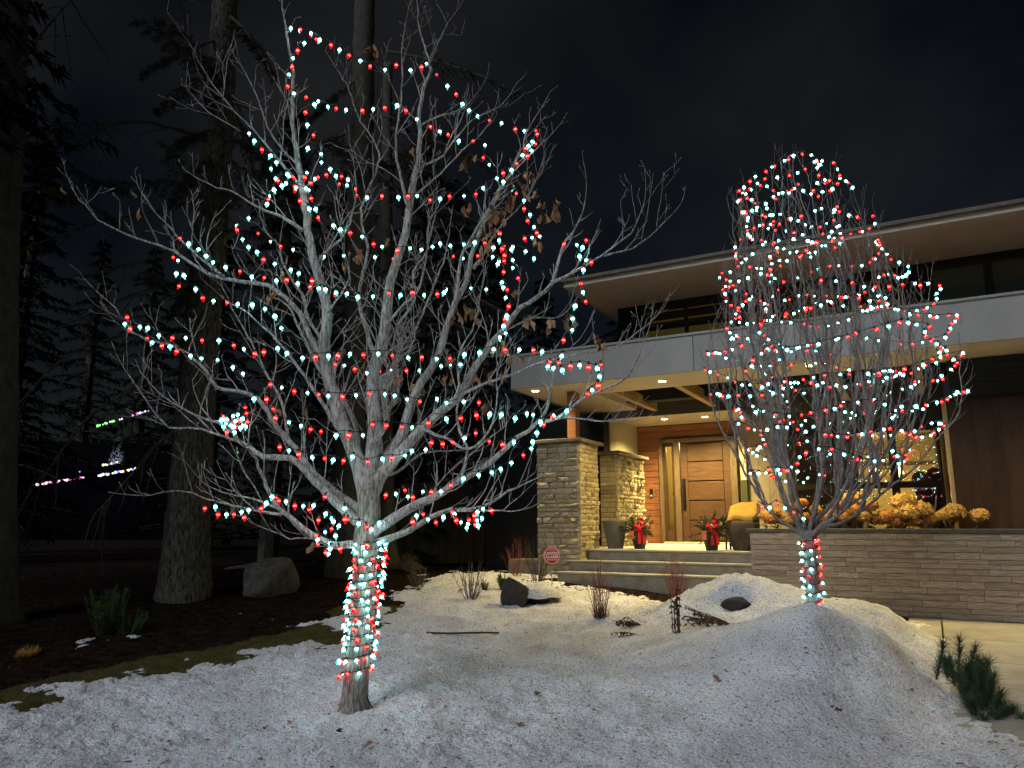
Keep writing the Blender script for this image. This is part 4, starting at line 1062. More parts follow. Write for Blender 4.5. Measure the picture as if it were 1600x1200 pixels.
b1 = at(552, 1113, D1); b1.z = top_z(b1.x, b1.y) - .02
tree1 = thing('maple_tree', b1, 'large bare maple wound with red and white lights on the snowy lawn', 'tree')
T1 = TreeBuilder(tree1)
tr = [at(552, 1120, D1), at(554, 1095, D1), at(558, 1040, D1), at(563, 980, D1), at(569, 910, D1), at(572, 850, D1), at(577, 800, D1), at(575, 765, D1)]
P = spline(tr, .05); n = len(P); k = np.linspace(0, 1, n)
R = .102 - .010 * k + .055 * np.exp(-k * 26) + .012 * np.exp(-((k - .78) / .12) ** 2)
b = MB(); b.tube(P - np.array(b1), R, 18); b.build('trunk', 'bark_lawn_trunk', tree1, True)
LIMBS1 = [  # traced limbs: pixels, depth at base, depth at tip, radius at base, radius at tip
    ([(576, 790), (565, 737), (545, 690), (527, 644), (512, 569), (509, 494), (494, 411), (477, 337), (467, 262), (456, 150), (452, 56), (437, -5)], 6.3, 6.2, .085, .006),
    ([(577, 785), (580, 719), (584, 644), (587, 569), (599, 512), (614, 437), (622, 395), (640, 330), (651, 262), (659, 169), (670, 101), (659, 49), (651, 12)], 6.3, 6.5, .085, .006),
    ([(670, 101), (690, 62), (707, 22)], 6.45, 6.4, .010, .004),
    ([(579, 775), (590, 742), (617, 696), (647, 625), (670, 580), (692, 535), (711, 475), (730, 430), (756, 345), (790, 285), (820, 220), (842, 172)], 6.3, 6.9, .062, .005),
    ([(580, 780), (600, 735), (662, 670), (711, 622), (737, 580), (760, 550), (790, 516), (812, 479), (861, 441), (880, 395), (905, 350), (914, 300)], 6.3, 5.7, .066, .005),
    ([(861, 441), (900, 425), (945, 400), (985, 365), (1000, 322)], 5.85, 5.5, .020, .004),
    ([(945, 400), (1000, 378), (1055, 340)], 5.6, 5.4, .010, .004),
    ([(575, 840), (590, 825), (640, 797), (685, 775), (722, 745), (775, 715), (812, 685), (842, 659), (852, 635), (857, 612)], 6.3, 5.6, .058, .012),
    ([(842, 659), (870, 655), (902, 632), (950, 604), (985, 584), (1008, 531)], 5.65, 5.2, .022, .004),
    ([(861, 652), (900, 650), (945, 660), (975, 664)], 5.6, 5.3, .010, .003),
    ([(574, 850), (600, 843), (640, 831), (670, 812), (700, 797), (749, 790), (794, 771), (820, 760), (842, 749)], 6.3, 5.8, .046, .005),
    ([(700, 798), (760, 795), (800, 800), (832, 795)], 5.95, 5.7, .014, .004),
    ([(570, 822), (555, 812), (525, 785), (487, 745), (452, 714), (410, 712), (375, 690), (355, 665), (315, 652)], 6.3, 6.0, .056, .012),
    ([(375, 690), (315, 672), (262, 670), (232, 632), (202, 584)], 6.1, 5.8, .016, .004),
    ([(330, 672), (290, 640), (250, 610), (222, 590)], 6.1, 6.2, .012, .004),
    ([(572, 805), (540, 778), (487, 735), (452, 690), (431, 665), (405, 625), (375, 614), (337, 602), (322, 580), (300, 561), (270, 542), (210, 516), (172, 479), (150, 452)], 6.3, 6.7, .044, .004),
    ([(512, 569), (480, 520), (465, 490), (435, 460), (420, 448), (390, 440), (350, 432), (326, 424), (270, 397), (221, 375), (157, 341), (112, 296)], 6.25, 6.0, .036, .004),
    ([(350, 432), (311, 401), (262, 356), (225, 300)], 6.1, 5.9, .016, .004),
    ([(472, 360), (450, 345), (435, 334), (397, 319), (337, 292), (305, 274)], 6.22, 6.5, .024, .004),
    ([(470, 292), (431, 240), (375, 187), (349, 150), (311, 97), (296, 71)], 6.2, 5.9, .020, .004),
    ([(349, 150), (352, 110), (356, 88)], 6.0, 6.0, .007, .003),
    ([(375, 205), (340, 185), (308, 160)], 6.0, 6.1, .008, .003),
    ([(566, 852), (545, 850), (525, 852), (484, 836), (442, 799), (424, 772), (416, 745), (400, 715), (385, 702)], 6.3, 5.7, .044, .010),
    ([(436, 795), (394, 780), (352, 766), (327, 755)], 5.9, 5.7, .016, .004),
    ([(440, 805), (400, 797), (352, 784), (320, 777), (275, 770), (232, 779)], 5.9, 5.5, .016, .003),
    ([(500, 842), (450, 842), (420, 831), (394, 821)], 6.1, 5.9, .010, .003),
    ([(587, 560), (572, 520), (563, 470), (572, 400), (566, 335), (590, 240), (555, 170), (530, 110)], 6.32, 6.9, .026, .004),
    ([(640, 330), (629, 296), (621, 210), (625, 139), (636, 37)], 6.4, 6.1, .020, .004),
    ([(652, 262), (696, 240), (737, 188), (775, 164)], 6.45, 6.3, .016, .004),
    ([(658, 195), (690, 180), (722, 165), (745, 146)], 6.45, 6.7, .013, .004),
    ([(645, 310), (662, 292), (700, 262), (737, 221), (767, 187)], 6.4, 6.8, .016, .004),
    ([(711, 475), (720, 412), (756, 337), (805, 262), (857, 217)], 6.6, 6.4, .024, .004),
    ([(740, 420), (775, 367), (820, 311), (850, 259)], 6.7, 7.0, .018, .004),
    ([(790, 516), (830, 500), (870, 496), (900, 470)], 5.95, 6.2, .014, .004),
    ([(711, 622), (760, 600), (830, 568), (890, 560), (960, 540), (1020, 500)], 6.1, 5.8, .018, .004),
    ([(467, 262), (420, 200), (395, 140), (378, 105)], 6.2, 6.6, .014, .004),
    ([(545, 690), (500, 630), (470, 580), (445, 540), (400, 500), (360, 480)], 6.3, 5.8, .030, .006),
    ([(452, 690), (440, 640), (420, 590), (405, 550), (370, 500), (345, 440)], 6.5, 6.9, .020, .005),
    ([(587, 600), (600, 560), (640, 520), (670, 470), (690, 420), (700, 360)], 6.35, 7.1, .026, .005),
    ([(662, 670), (700, 690), (730, 700), (770, 660), (780, 600), (776, 540)], 6.1, 5.4, .018, .005),
    ([(700, 640), (720, 600), (716, 560), (740, 500), (750, 450)], 6.2, 5.7, .018, .004),
    ([(580, 740), (610, 740), (650, 715), (690, 705), (722, 700)], 6.3, 7.2, .022, .006),
    ([(722, 745), (728, 700), (715, 655), (730, 600)], 5.95, 5.6, .020, .006),
    ([(494, 411), (520, 380), (548, 350), (560, 300), (548, 240)], 6.25, 5.8, .018, .004),
    ([(509, 494), (530, 460), (545, 420), (540, 380)], 6.25, 5.7, .014, .004),
    ([(599, 512), (640, 470), (660, 430), (672, 380), (680, 320)], 6.35, 5.6, .020, .004),
]
for (px, d0, d1, r0, r1) in LIMBS1:
    T1.limb(limb_pts(px, d0, d1), r0 * (.88 if r0 > .05 else .8), max(r1 * .9, .0035), seg=12 if r0 > .04 else 8)
for k in range(6):                                  # limbs reaching towards and away from the viewer
    a = rng.choice((-1, 1)); tx = rng.uniform(380, 800); ty = rng.uniform(250, 620)
    T1.limb([at(577 + rng.uniform(-6, 6), 770, 6.3), at(577 + (tx - 577) * .35, 770 + (ty - 770) * .45, 6.3 + a * .5), at(577 + (tx - 577) * .75, 770 + (ty - 770) * .8, 6.3 + a * 1.1), at(tx, ty, 6.3 + a * rng.uniform(1.3, 1.8))], .028, .005, crook=.04)
tips1 = T1.sprout(.12, .24, .72, .0068, 2, .14)
T1.done()

# withered leaves still hanging on the maple
def dead_leaf_mesh(seed):
    r = random.Random(seed); b = MB(); V = []; nseg = 6
    for i in range(nseg + 1):
        t = i / nseg; w = .024 * math.sin(math.pi * min(1, t * .92 + .06)) * (1 + .35 * math.sin(9 * t + seed)); cx = .012 * math.sin(3 * t + seed); cy = .012 * math.cos(2.2 * t + seed)
        z = -.015 - .085 * t
        V += [(cx - w, cy + w * .8, z), (cx, cy - w * .25, z - .004), (cx + w * .9, cy + w * r.uniform(.3, 1), z)]
    b.add(V, [(3 * i + k, 3 * i + k + 1, 3 * i + k + 4, 3 * i + k + 3) for i in range(nseg) for k in range(2)])
    b.tube([(0, 0, 0), (.002, .002, -.018)], .0015, 4, False)
    return b.mesh('dead_leaf', 'dead_leaf')
LM = [dead_leaf_mesh(i) for i in range(7)]
LEAFPX = [(97, 295), (205, 300), (218, 330), (560, 400), (535, 415), (567, 395), (730, 250), (725, 255), (735, 320), (790, 320), (775, 330), (800, 290), (815, 300), (830, 280), (840, 300), (820, 270), (850, 320), (855, 335), (868, 330),
          (775, 335), (770, 340), (780, 345), (760, 380), (752, 390), (840, 375), (548, 395), (440, 425), (430, 460), (735, 490), (745, 495), (725, 480), (770, 540), (785, 545), (790, 550), (825, 500), (858, 500), (885, 500), (940, 535), (935, 530), (945, 540), (770, 585), (775, 590), (625, 590), (745, 590), (820, 500), (860, 510), (895, 495), (700, 590), (650, 605), (760, 635), (600, 380), (715, 490), (705, 560), (800, 560), (812, 455), (865, 320), (640, 240), (585, 75), (590, 85), (475, 640), (400, 640), (430, 640), (505, 610), (365, 795), (490, 850), (780, 300), (765, 350), (758, 365), (795, 310), (770, 320), (745, 375), (787, 338), (775, 360), (762, 372)]
LEAFPX += [(x + rng.uniform(-9, 9), y + rng.uniform(-8, 8)) for x, y in LEAFPX[6:60]]
for i, (x, y) in enumerate(LEAFPX):
    o = link('dead_leaf', LM[i % 7], tree1); o.location = at(x, y - 6, rng.uniform(5.7, 6.6)) - b1
    o.rotation_euler = (rng.uniform(-.5, .5), rng.uniform(-.5, .5), rng.uniform(0, 6.28)); s = rng.uniform(.85, 1.4); o.scale = (s, s, s)

# second tree: slim upright crown
D2 = 7.5
b2 = at(1272, 950, D2); b2.z = top_z(b2.x, b2.y) - .02
tree2 = thing('pear_tree', b2, 'slim upright bare tree wound with lights on the snow mound', 'tree')
T2 = TreeBuilder(tree2)
cxp = 1290
PROF = [(800, 30), (760, 75), (690, 150), (600, 192), (540, 195), (470, 172), (400, 130), (330, 105), (280, 78), (255, 40), (240, 8)]
PZ = [(at(cxp, y, D2).z, r * D2 / F * 1.02) for y, r in PROF]
def crown_r(z):
    for (za, ra), (zb, rb) in zip(PZ[:-1], PZ[1:]):
        if za <= z <= zb: return ra + (rb - ra) * (z - za) / (zb - za)
    return PZ[0][1] if z < PZ[0][0] else .02
def axis2(z):
    k = min(1, max(0, (z - b2.z) / (PZ[-1][0] - b2.z))); a = at(1272 + (1258 - 1272) * k + 34 * math.sin(math.pi * min(1, k * 1.1)), 600, D2); return Vector((a.x, a.y, z))
fork2 = at(1270, 838, D2).z
P = spline([axis2(z) * 1 for z in np.linspace(b2.z - .05, fork2 + .06, 6)], .05); k = np.linspace(0, 1, len(P))
P[:, 0] = b2.x + .0 * k
b = MB(); b.tube(P - np.array(b2), .068 - .010 * k + .02 * np.exp(-k * 14), 14); b.build('trunk', 'bark_pear', tree2, True)
topz = PZ[-1][0]
fork = at(1270, 838, D2).z
NS = 62; NP = 13; PRIM = []
for k in range(NS):
    a = (k * 2.39996 + rng.uniform(-.3, .3)) % (2 * math.pi); f = min(.97, math.sqrt((k + .6) / NS))
    if k < NP: f = (.35, .9, .6, .8, .45, .95, .7, .2, .85, .55, .97, .75, .5)[k]
    if k >= 46: f = rng.uniform(.06, .5)
    zt = topz                                   # height at which the crown has shrunk to this stem's radius
    for z in np.linspace(topz, PZ[4][0], 60):
        if crown_r(z) >= f * 1.25: zt = z; break
    else: zt = PZ[4][0] + .1
    zt -= rng.uniform(0, .35)
    rt = min(crown_r(zt) * .96, f * 1.3); dirv = Vector((math.cos(a), math.sin(a), 0))
    if k < NP:
        z0 = fork + rng.uniform(-.08, .05); start = Vector((b2.x, b2.y, z0)) + dirv * .02
        za = fork + .42 + .25 * (1 - f); zb = z0 + (zt - z0) * .62
        pts = [start, axis2(za) * .4 + Vector((b2.x, b2.y, za)) * .6 + dirv * (f * .68), axis2(zb) + dirv * (f * 1.2), axis2(zt) + dirv * rt]
        T2.limb(pts, .026 - .009 * f, .0035, 'bark_pear', 'limb', 7, .9, True, .008, .02); PRIM.append((a, T2.limbs[-1][0]))
    else:
        PP = min(PRIM, key=lambda q_: abs((q_[0] - a + math.pi) % (2 * math.pi) - math.pi) + rng.uniform(0, .5))[1]
        i = int(len(PP) * rng.uniform(.14, .45)); start = Vector(PP[i]); tip = axis2(zt) + dirv * rt
        mid = start.lerp(tip, .45) + (dirv * (.24 if k < 46 else .06)); mid.z -= .05
        T2.limb([start, mid, tip], .012, .003, 'bark_pear', 'limb', 6, .9, True, .008, .02)
T2.sprout(.10, .18, .55, .0044, 1, .14, .7, .75)
T2.done('bark_pear')

# ------------------------------------------------------------------ strings of lights
def bulb_mesh(m, seed):
    b = MB(); b.lathe([(.0018, -.062), (.0065, -.054), (.0115, -.042), (.0135, -.031), (.0120, -.019), (.008, -.010)], 8)
    nf = len(b.f); b.lathe([(.0095, -.011), (.0098, .004), (.007, .010)], 8)
    me = b.mesh('bulb', m); me.materials.append(MATS['socket_green'])
    for i, p in enumerate(me.polygons): p.material_index = 0 if i < nf else 1
    return me
BW = bulb_mesh('bulb_white', 0); BR = bulb_mesh('bulb_red', 1)
def light_string(label, pts, group, spacing=.108, start=0, sag=.0, wire=True, color=None, jitter=.35, out=None, scale=1.0, step=.05):
    P = spline(pts, step)
    base = Vector(P[0]); o = thing('string_lights', base, label, 'string lights', group)
    if wire:
        b = MB(); W = P - np.array(base); b.tube(W, .0032, 4); b.build('wire', 'wire_green', o)
    seg = np.linalg.norm(np.diff(P, axis=0), axis=1); cum = np.concatenate([[0], np.cumsum(seg)]); s = spacing * .5; i = start
    while s < cum[-1]:
        j = min(len(P) - 2, int(np.searchsorted(cum, s)) - 1); j = max(j, 0)
        t = (s - cum[j]) / max(1e-6, seg[j]); p = Vector(P[j] + (P[j + 1] - P[j]) * t)
        red = (i % 2 == 0) if color is None else color(p, i)
        if rng.random() < (.20 if red else .05): red = not red
        u_ = link('bulb', BR if red else BW, o); u_.location = p - base
        d = Vector((0, 0, -1)) + rand_unit() * jitter
        if out is not None: d = (out(p) * .9 + Vector((0, 0, -.75)) + rand_unit() * .35)
        u_.rotation_euler = (-d).to_track_quat('Z', 'X').to_euler(); k = scale * rng.uniform(.74, 1.12); u_.scale = (k * .95, k * .95, k * 1.08)
        s += spacing * rng.uniform(.75, 1.25); i += 1
    return o
G1 = 'light strings on the maple'
def row(label, px, d, **kw):
    n = len(px)
    if not hasattr(d, '__len__'): d = (d, d)
    pts = []
    for i, (x, y) in enumerate(px):
        k = i / max(1, n - 1); dd = d[0] + (d[1] - d[0]) * k - .18 * math.sin(math.pi * k)
        pts.append(at(x, y, dd))
    return light_string(label, pts, G1, **kw)
row('string of lights along the very top of the maple', [(447, 35), (470, 45), (497, 55), (536, 75), (575, 98), (605, 105), (620, 97), (650, 107), (664, 92), (680, 112), (700, 130), (745, 178), (785, 188), (815, 200), (842, 200)], (6.1, 6.6))
row('short light string down the left leader of the maple', [(463, 40), (497, 55), (468, 68), (452, 112), (456, 140), (492, 153), (475, 178), (490, 205), (482, 228), (505, 238), (500, 256)], (6.1, 6.15))
row('second garland from the maple top, sagging to the right', [(492, 150), (511, 162), (535, 166), (558, 168), (583, 166), (598, 165), (624, 160), (640, 172), (655, 185), (680, 198), (705, 208), (724, 218), (756, 219), (755, 247), (766, 256)], (6.1, 6.5))
row('garland from the left branch tip across upper maple', [(384, 198), (397, 213), (414, 233), (434, 244), (423, 258), (428, 272), (455, 285), (475, 292), (490, 295), (478, 265), (495, 275), (517, 258), (540, 277), (548, 300), (575, 303), (590, 300), (612, 303), (630, 303), (655, 303), (675, 310), (690, 305), (712, 300), (727, 302), (742, 300), (748, 293), (771, 280)], (6.0, 6.2))
row('jumbled light cluster on the upper left limbs', [(415, 295), (425, 310), (413, 318), (440, 268), (455, 265), (468, 311), (480, 318), (496, 335), (475, 285), (452, 290), (430, 275), (470, 272), (500, 275), (520, 262), (530, 285), (545, 275), (560, 300)], (6.0, 6.3), spacing=.11)
row('garland across the maple middle below its upper forks', [(512, 343), (531, 352), (550, 360), (572, 368), (587, 379), (603, 384), (617, 386), (648, 384), (660, 386), (677, 382), (685, 375), (705, 380), (722, 379), (750, 372), (768, 382), (795, 380), (830, 392), (838, 404)], (6.0, 6.2))
row('light string hooked over the left inner branch', [(392, 328), (386, 340), (375, 345), (362, 357), (376, 352), (380, 374), (400, 388), (415, 401), (436, 411), (450, 415), (469, 422), (485, 430), (496, 440), (512, 450), (525, 455), (545, 448)], (5.9, 6.1))
row('light string on the left branch ending at its outer tip', [(289, 362), (281, 370), (302, 377), (322, 395), (336, 407), (348, 411), (376, 419), (388, 426), (406, 428), (434, 433), (452, 433), (477, 443), (494, 444), (512, 450), (555, 455), (572, 463), (597, 453), (622, 457), (646, 452), (658, 456), (676, 455), (695, 452), (712, 448)], (5.85, 6.1))
row('short drop of lights at the upper left branch end', [(262, 401), (278, 398), (276, 422), (286, 424), (281, 442), (308, 446), (316, 461), (338, 466), (364, 469), (383, 471), (398, 469), (420, 480), (432, 493), (442, 518)], (5.85, 5.9))
row('light string along the far left middle branch', [(208, 486), (188, 494), (209, 510), (222, 503), (236, 508), (246, 518), (262, 521), (275, 524), (287, 522), (304, 528), (320, 527), (336, 525), (378, 540), (387, 543), (404, 549)], (5.8, 6.0))
row('lower light string on the far left middle branch', [(226, 520), (244, 532), (265, 536), (280, 544), (307, 554), (326, 555), (336, 556), (368, 571), (382, 582), (398, 589)], (5.9, 5.9))
row('long straight garland across the maple centre', [(404, 549), (421, 539), (446, 541), (456, 552), (473, 554), (494, 552), (524, 550), (548, 548), (582, 548), (607, 548), (624, 553), (646, 553), (674, 554), (690, 557), (711, 551), (726, 549), (740, 543), (755, 544), (771, 540), (809, 541), (834, 541), (858, 545)], (5.6, 5.8))
row('garland just behind the central garland', [(515, 562), (535, 566), (552, 570), (568, 578), (600, 575), (617, 573), (630, 575), (650, 572), (665, 578), (696, 564), (707, 567), (730, 560)], (6.7, 6.9))
row('sagging garland below the centre of the maple', [(412, 594), (434, 598), (450, 604), (468, 607), (489, 611), (503, 612), (539, 614), (555, 612), (573, 610), (603, 610), (619, 614), (648, 622), (663, 623), (681, 618), (695, 621), (702, 627), (724, 621), (751, 623), (768, 619)], (6.0, 5.9))
row('lower garland with large bulbs crossing the main forks', [(375, 640), (402, 614), (422, 622), (432, 646), (450, 655), (460, 658), (490, 666), (520, 674), (540, 672), (566, 675), (582, 659), (609, 659), (638, 662), (661, 663), (678, 646), (705, 650), (734, 642), (784, 641), (816, 647), (832, 632), (836, 655), (882, 636), (905, 638)], (5.7, 5.4))
row('short sagging string left of the main forks', [(428, 688), (454, 700), (470, 705), (485, 709), (500, 711), (517, 711), (535, 717), (550, 706), (567, 718), (597, 711), (627, 710), (640, 700)], (5.9, 6.2))
row('string of lights right of the main forks', [(636, 700), (674, 696), (676, 685), (696, 687), (712, 685), (720, 682), (741, 670), (748, 673), (760, 680), (766, 687), (780, 690), (789, 688), (803, 683), (815, 700)], (5.9, 5.7))
row('light bundle heaped on the left limb', [(346, 637), (348, 655), (360, 660), (372, 642), (380, 648), (388, 655), (376, 668), (364, 672), (354, 668), (344, 645), (366, 655), (385, 640), (392, 650), (370, 665), (352, 650), (362, 640), (380, 662), (375, 650), (358, 670), (346, 660), (390, 660)], (5.75, 5.75), spacing=.085)
row('light string along the low left branch', [(318, 780), (322, 792), (337, 785), (339, 798), (352, 790), (356, 805), (380, 790), (378, 806), (385, 792), (408, 789), (414, 786), (420, 778), (436, 776), (423, 768), (458, 783), (472, 786), (484, 784), (480, 793), (512, 768)], (5.6, 5.9), spacing=.085)
row('loose cluster of lights beside the fork', [(492, 811), (512, 796), (518, 803), (514, 812), (522, 808), (519, 824), (492, 828), (505, 835), (490, 840), (510, 850), (530, 850), (507, 862), (540, 800), (538, 788), (545, 810), (568, 812), (578, 825), (595, 810), (606, 815)], (6.1, 6.1), spacing=.085)
row('string of lights along the low right limb', [(602, 763), (605, 770), (636, 760), (637, 772), (643, 772), (662, 763), (667, 771), (677, 760), (690, 762), (708, 751), (725, 742), (732, 738), (764, 733), (790, 724), (808, 711), (824, 702), (836, 690), (831, 680), (844, 664), (858, 648), (875, 640)], (6.0, 5.5), spacing=.10)
row('light bunch hanging from the low right branch', [(639, 815), (657, 795), (675, 812), (697, 800), (718, 791), (706, 804), (724, 812), (731, 806), (748, 792), (740, 800), (745, 808), (756, 804), (745, 815), (735, 812), (725, 820), (737, 818), (767, 790), (750, 790)], (5.75, 5.75), spacing=.075)
row('light string hanging down the right edge of the maple', [(872, 374), (893, 382), (918, 371), (905, 394), (920, 405), (926, 403), (912, 416), (907, 444), (912, 459), (914, 469), (898, 473), (895, 494), (893, 508), (897, 516), (883, 523), (877, 538), (880, 550), (868, 558), (855, 563), (865, 570), (878, 565)], (5.7, 5.5), spacing=.10)
row('light tangle at the lower right branch tips', [(854, 563), (862, 572), (872, 560), (876, 572), (894, 566), (912, 564), (930, 570), (940, 562), (934, 578), (937, 588), (933, 597), (925, 604), (916, 610), (930, 607)], (5.5, 5.3), spacing=.075)
row('vertical light string in the right part of the maple', [(782, 352), (780, 372), (786, 382), (798, 384), (790, 393), (802, 402), (775, 402), (785, 412), (790, 425), (786, 436), (796, 455), (790, 462), (801, 477), (790, 488), (784, 497), (792, 492), (784, 510), (790, 518), (778, 522)], (5.8, 5.7), spacing=.085)
row('light string winding up the leafy right branch', [(842, 200), (832, 220), (838, 222), (822, 240), (829, 218), (815, 237), (805, 258), (790, 262), (775, 275), (788, 280), (803, 288), (808, 299), (820, 305), (817, 318), (827, 330), (834, 337), (822, 340), (838, 352), (845, 356), (832, 360), (844, 367), (818, 368)], (6.5, 6.1), spacing=.095)
row('back garland in the upper right of the maple', [(700, 395), (730, 400), (760, 395), (790, 405), (810, 425), (800, 440), (775, 445), (745, 448), (710, 440), (690, 455)], (7.2, 7.0), spacing=.15)
row('thin back garland behind the left forks', [(395, 355), (430, 378), (470, 388), (520, 398), (560, 392), (610, 402), (640, 396)], (7.3, 7.2), spacing=.17)

def trunk_wrap(label, group, cfun, rfun, z0, z1, turns, spacing, color, power=1.0, scale=1.0):
    pts = []; n = int(turns * 14)
    for i in range(n + 1):
        k = i / n; z = z0 + (z1 - z0) * k ** power; a = turns * 2 * math.pi * k + 1.0; c = cfun(z); r = rfun(z) + .006
        pts.append((c.x + r * math.cos(a), c.y + r * math.sin(a), z + .006 * math.sin(5 * a)))
    return light_string(label, pts, group, spacing=spacing, color=color, out=lambda p: (Vector((p.x, p.y, 0)) - Vector((cfun(p.z).x, cfun(p.z).y, 0))).normalized(), scale=scale, step=.04)
zt0 = at(556, 1062, D1).z; zt1 = at(573, 842, D1).z
def c1(z):
    k = (z - zt0) / (zt1 - zt0); a = at(557 + (574 - 557) * k, 1000, D1); return Vector((a.x, a.y, z))
trunk_wrap('light string wound tightly round the maple trunk', G1, c1, lambda z: .107, zt0, zt1, 15, .088, None, .8)
trunk_wrap('looser light string crossing over the maple trunk winding', G1, c1, lambda z: .113, zt0 + .10, zt1 + .02, 7, .10, lambda p, i: i % 3 == 0)
G2 = 'light strings on the slim tree'
zw0 = b2.z + .04; zw1 = at(1265, 838, D2).z
def c2(z): return Vector((b2.x, b2.y, z))
trunk_wrap('light string wound round the slim tree trunk', G2, c2, lambda z: .068, zw0, zw1, 8, .080, lambda p, i: (p.x - b2.x) * .9 - (p.y - b2.y) * .5 > .045 or i % 5 == 0)
names2 = ['lowest ring of lights round the slim tree', 'second ring of lights up the slim tree', 'third ring of lights up the slim tree', 'fourth ring of lights up the slim tree', 'widest ring of lights in front of the white band', 'ring of lights above the white band on slim tree',
          'seventh ring of lights up the slim tree', 'ring of lights at the height of the roof soffit', 'ring of lights at the roof edge on slim tree', 'third ring of lights below the slim tree top', 'second ring of lights below the slim tree top', 'topmost ring of lights on the slim tree']
ringy = [742, 700, 662, 618, 572, 530, 488, 448, 405, 360, 318, 282, 262]
for i in range(12):
    pts = []; N = 44
    ph = 1.3 + .5 * i
    for j in range(N + 1):
        k = j / N; a = ph + 2 * math.pi * k
        y = ringy[i] + (ringy[i + 1] - ringy[i]) * k
        z = at(cxp, y, D2).z + .06 * math.sin(2 * a + i) + .05 * math.sin(5 * a + 2 * i) ; r = crown_r(z) * (.86 + .10 * math.sin(3 * a + 1.7 * i) + rng.uniform(-.05, .05)); r = max(r, .06)
        c = axis2(z); pts.append((c.x + r * math.cos(a), c.y + r * math.sin(a), z))
    light_string(names2[i], pts, G2, spacing=.12 if i < 9 else .095, jitter=.8, scale=.95)

for i, (y0, y1, fr_, lb) in enumerate(((650, 560, .5, 'inner light string in the lower crown of the slim tree'), (540, 430, .5, 'inner light string in the middle crown of the slim tree'), (420, 310, .45, 'inner light string in the upper crown of the slim tree'))):
    pts = []
    for j in range(60):
        k = j / 59; a = 9.0 * k + i; z = at(cxp, y0 + (y1 - y0) * k, D2).z + .07 * math.sin(7 * k * 3); r = crown_r(z) * fr_ * (1 + .3 * math.sin(4 * a)); c = axis2(z); pts.append((c.x + r * math.cos(a), c.y + r * math.sin(a), z))
    light_string(lb, pts, G2, spacing=.14, jitter=.8, scale=.95)
light_string('short light string on the lowest left stem of the slim tree', [at(x, y, 7.1) for x, y in ((1184, 783), (1200, 790), (1212, 781), (1232, 792), (1248, 800), (1262, 812))], G2, spacing=.09)
light_string('short light string at the lower left of the slim tree', [at(x, y, 6.8) for x, y in ((1166, 737), (1180, 734), (1196, 737), (1212, 739), (1226, 732), (1240, 728), (1256, 735))], G2, spacing=.09)

# ------------------------------------------------------------------ tall conifers at the left and behind
def bough(tw, g, p, d, L, droop, dens, nl, bare=0.0, nw=.006):
    n = 10; pts = curve_pts(p, d, L, n, droop, .05); tw.tube(pts, np.linspace(.012 + L * .008, .006, n + 1), 5)
    for i in range(2, n + 1):
        if i / n < bare: continue
        ax = (pts[i] - pts[i - 1]).normalized(); side = ax.cross(Vector((0, 0, 1))).normalized()
        for sgn in (-1, 1):
            for q_ in range(2):
                l2 = L * rng.uniform(.10, .24) * (1.25 - i / n); d2 = (ax * .6 + side * sgn * .8 + Vector((0, 0, rng.uniform(-.7, .1)))).normalized()
                p0 = pts[i - 1].lerp(pts[i], rng.random()); sub = curve_pts(p0, d2, l2, 4, -.35, .12); tw.tube(sub, np.linspace(.007, .003, 5), 4, False)
                for w in range(dens):
                    s_ = sub[rng.randint(0, 3)].lerp(sub[rng.randint(1, 4)], rng.random()); needle(g, s_, (d2 * .5 + rand_unit()).normalized(), nl * rng.uniform(.6, 1.2), nw)
def conifer(name, label, base, px_pts, d, r0, r1, nb, zrange, lrange, dens=26, nl=.10, bare=.3, cat='tree', dead=(), group=None, green=(), bark='bark_pine'):
    o = thing(name, base, label, cat, group); P = spline([at(x, y, d) - Vector(base) for x, y in px_pts], .15)
    P = P + nr.normal(0, .006, P.shape); k = np.linspace(0, 1, len(P)); b = MB(); b.tube(P, r0 + (r1 - r0) * k + .12 * np.exp(-k * 26), 16); b.build('trunk', bark, o, True)
    tw = MB(); g = MB()
    for j in range(nb):
        z = rng.uniform(*zrange); i = int(np.argmin(np.abs(P[:, 2] - z))); a = rng.uniform(0, 6.28)
        bough(tw, g, Vector(P[i]), (math.cos(a), math.sin(a), rng.uniform(-.1, .25)), rng.uniform(*lrange), rng.uniform(-.7, -.2), dens, nl, bare)
    for pts_px in dead:
        Q = spline([at(x, y, dd) - Vector(base) for x, y, dd in pts_px], .15); tw.tube(Q + nr.normal(0, .006, Q.shape), np.linspace(.034, .008, len(Q)), 6)
        for q_ in range(9):
            i = rng.randint(len(Q) // 5, len(Q) - 1); ax = Vector(Q[i] - Q[i - 1]).normalized()
            tw.tube(curve_pts(Vector(Q[i]), ax * .6 + Vector((rng.uniform(-.4, .4), rng.uniform(-.4, .4), rng.uniform(-1, .2))), rng.uniform(.4, 1.1), 6, -.3, .12), np.linspace(.012, .004, 7), 4)
    for (xa, ya, da), (xb, yb, db) in green:
        A_ = at(xa, ya, da); B_ = at(xb, yb, db)
        bough(tw, g, A_ - Vector(base), (B_ - A_) + Vector((0, 0, .35)), (B_ - A_).length, -.45, 46, .10, .35)
    tag(tw.build('branches', 'bark_dead', o), None, None, None, 'stuff')
    if nb: tag(g.build('needles', 'needle_dark', o), None, None, None, 'stuff')
    return o
bl = at(285, 948, 11.0)
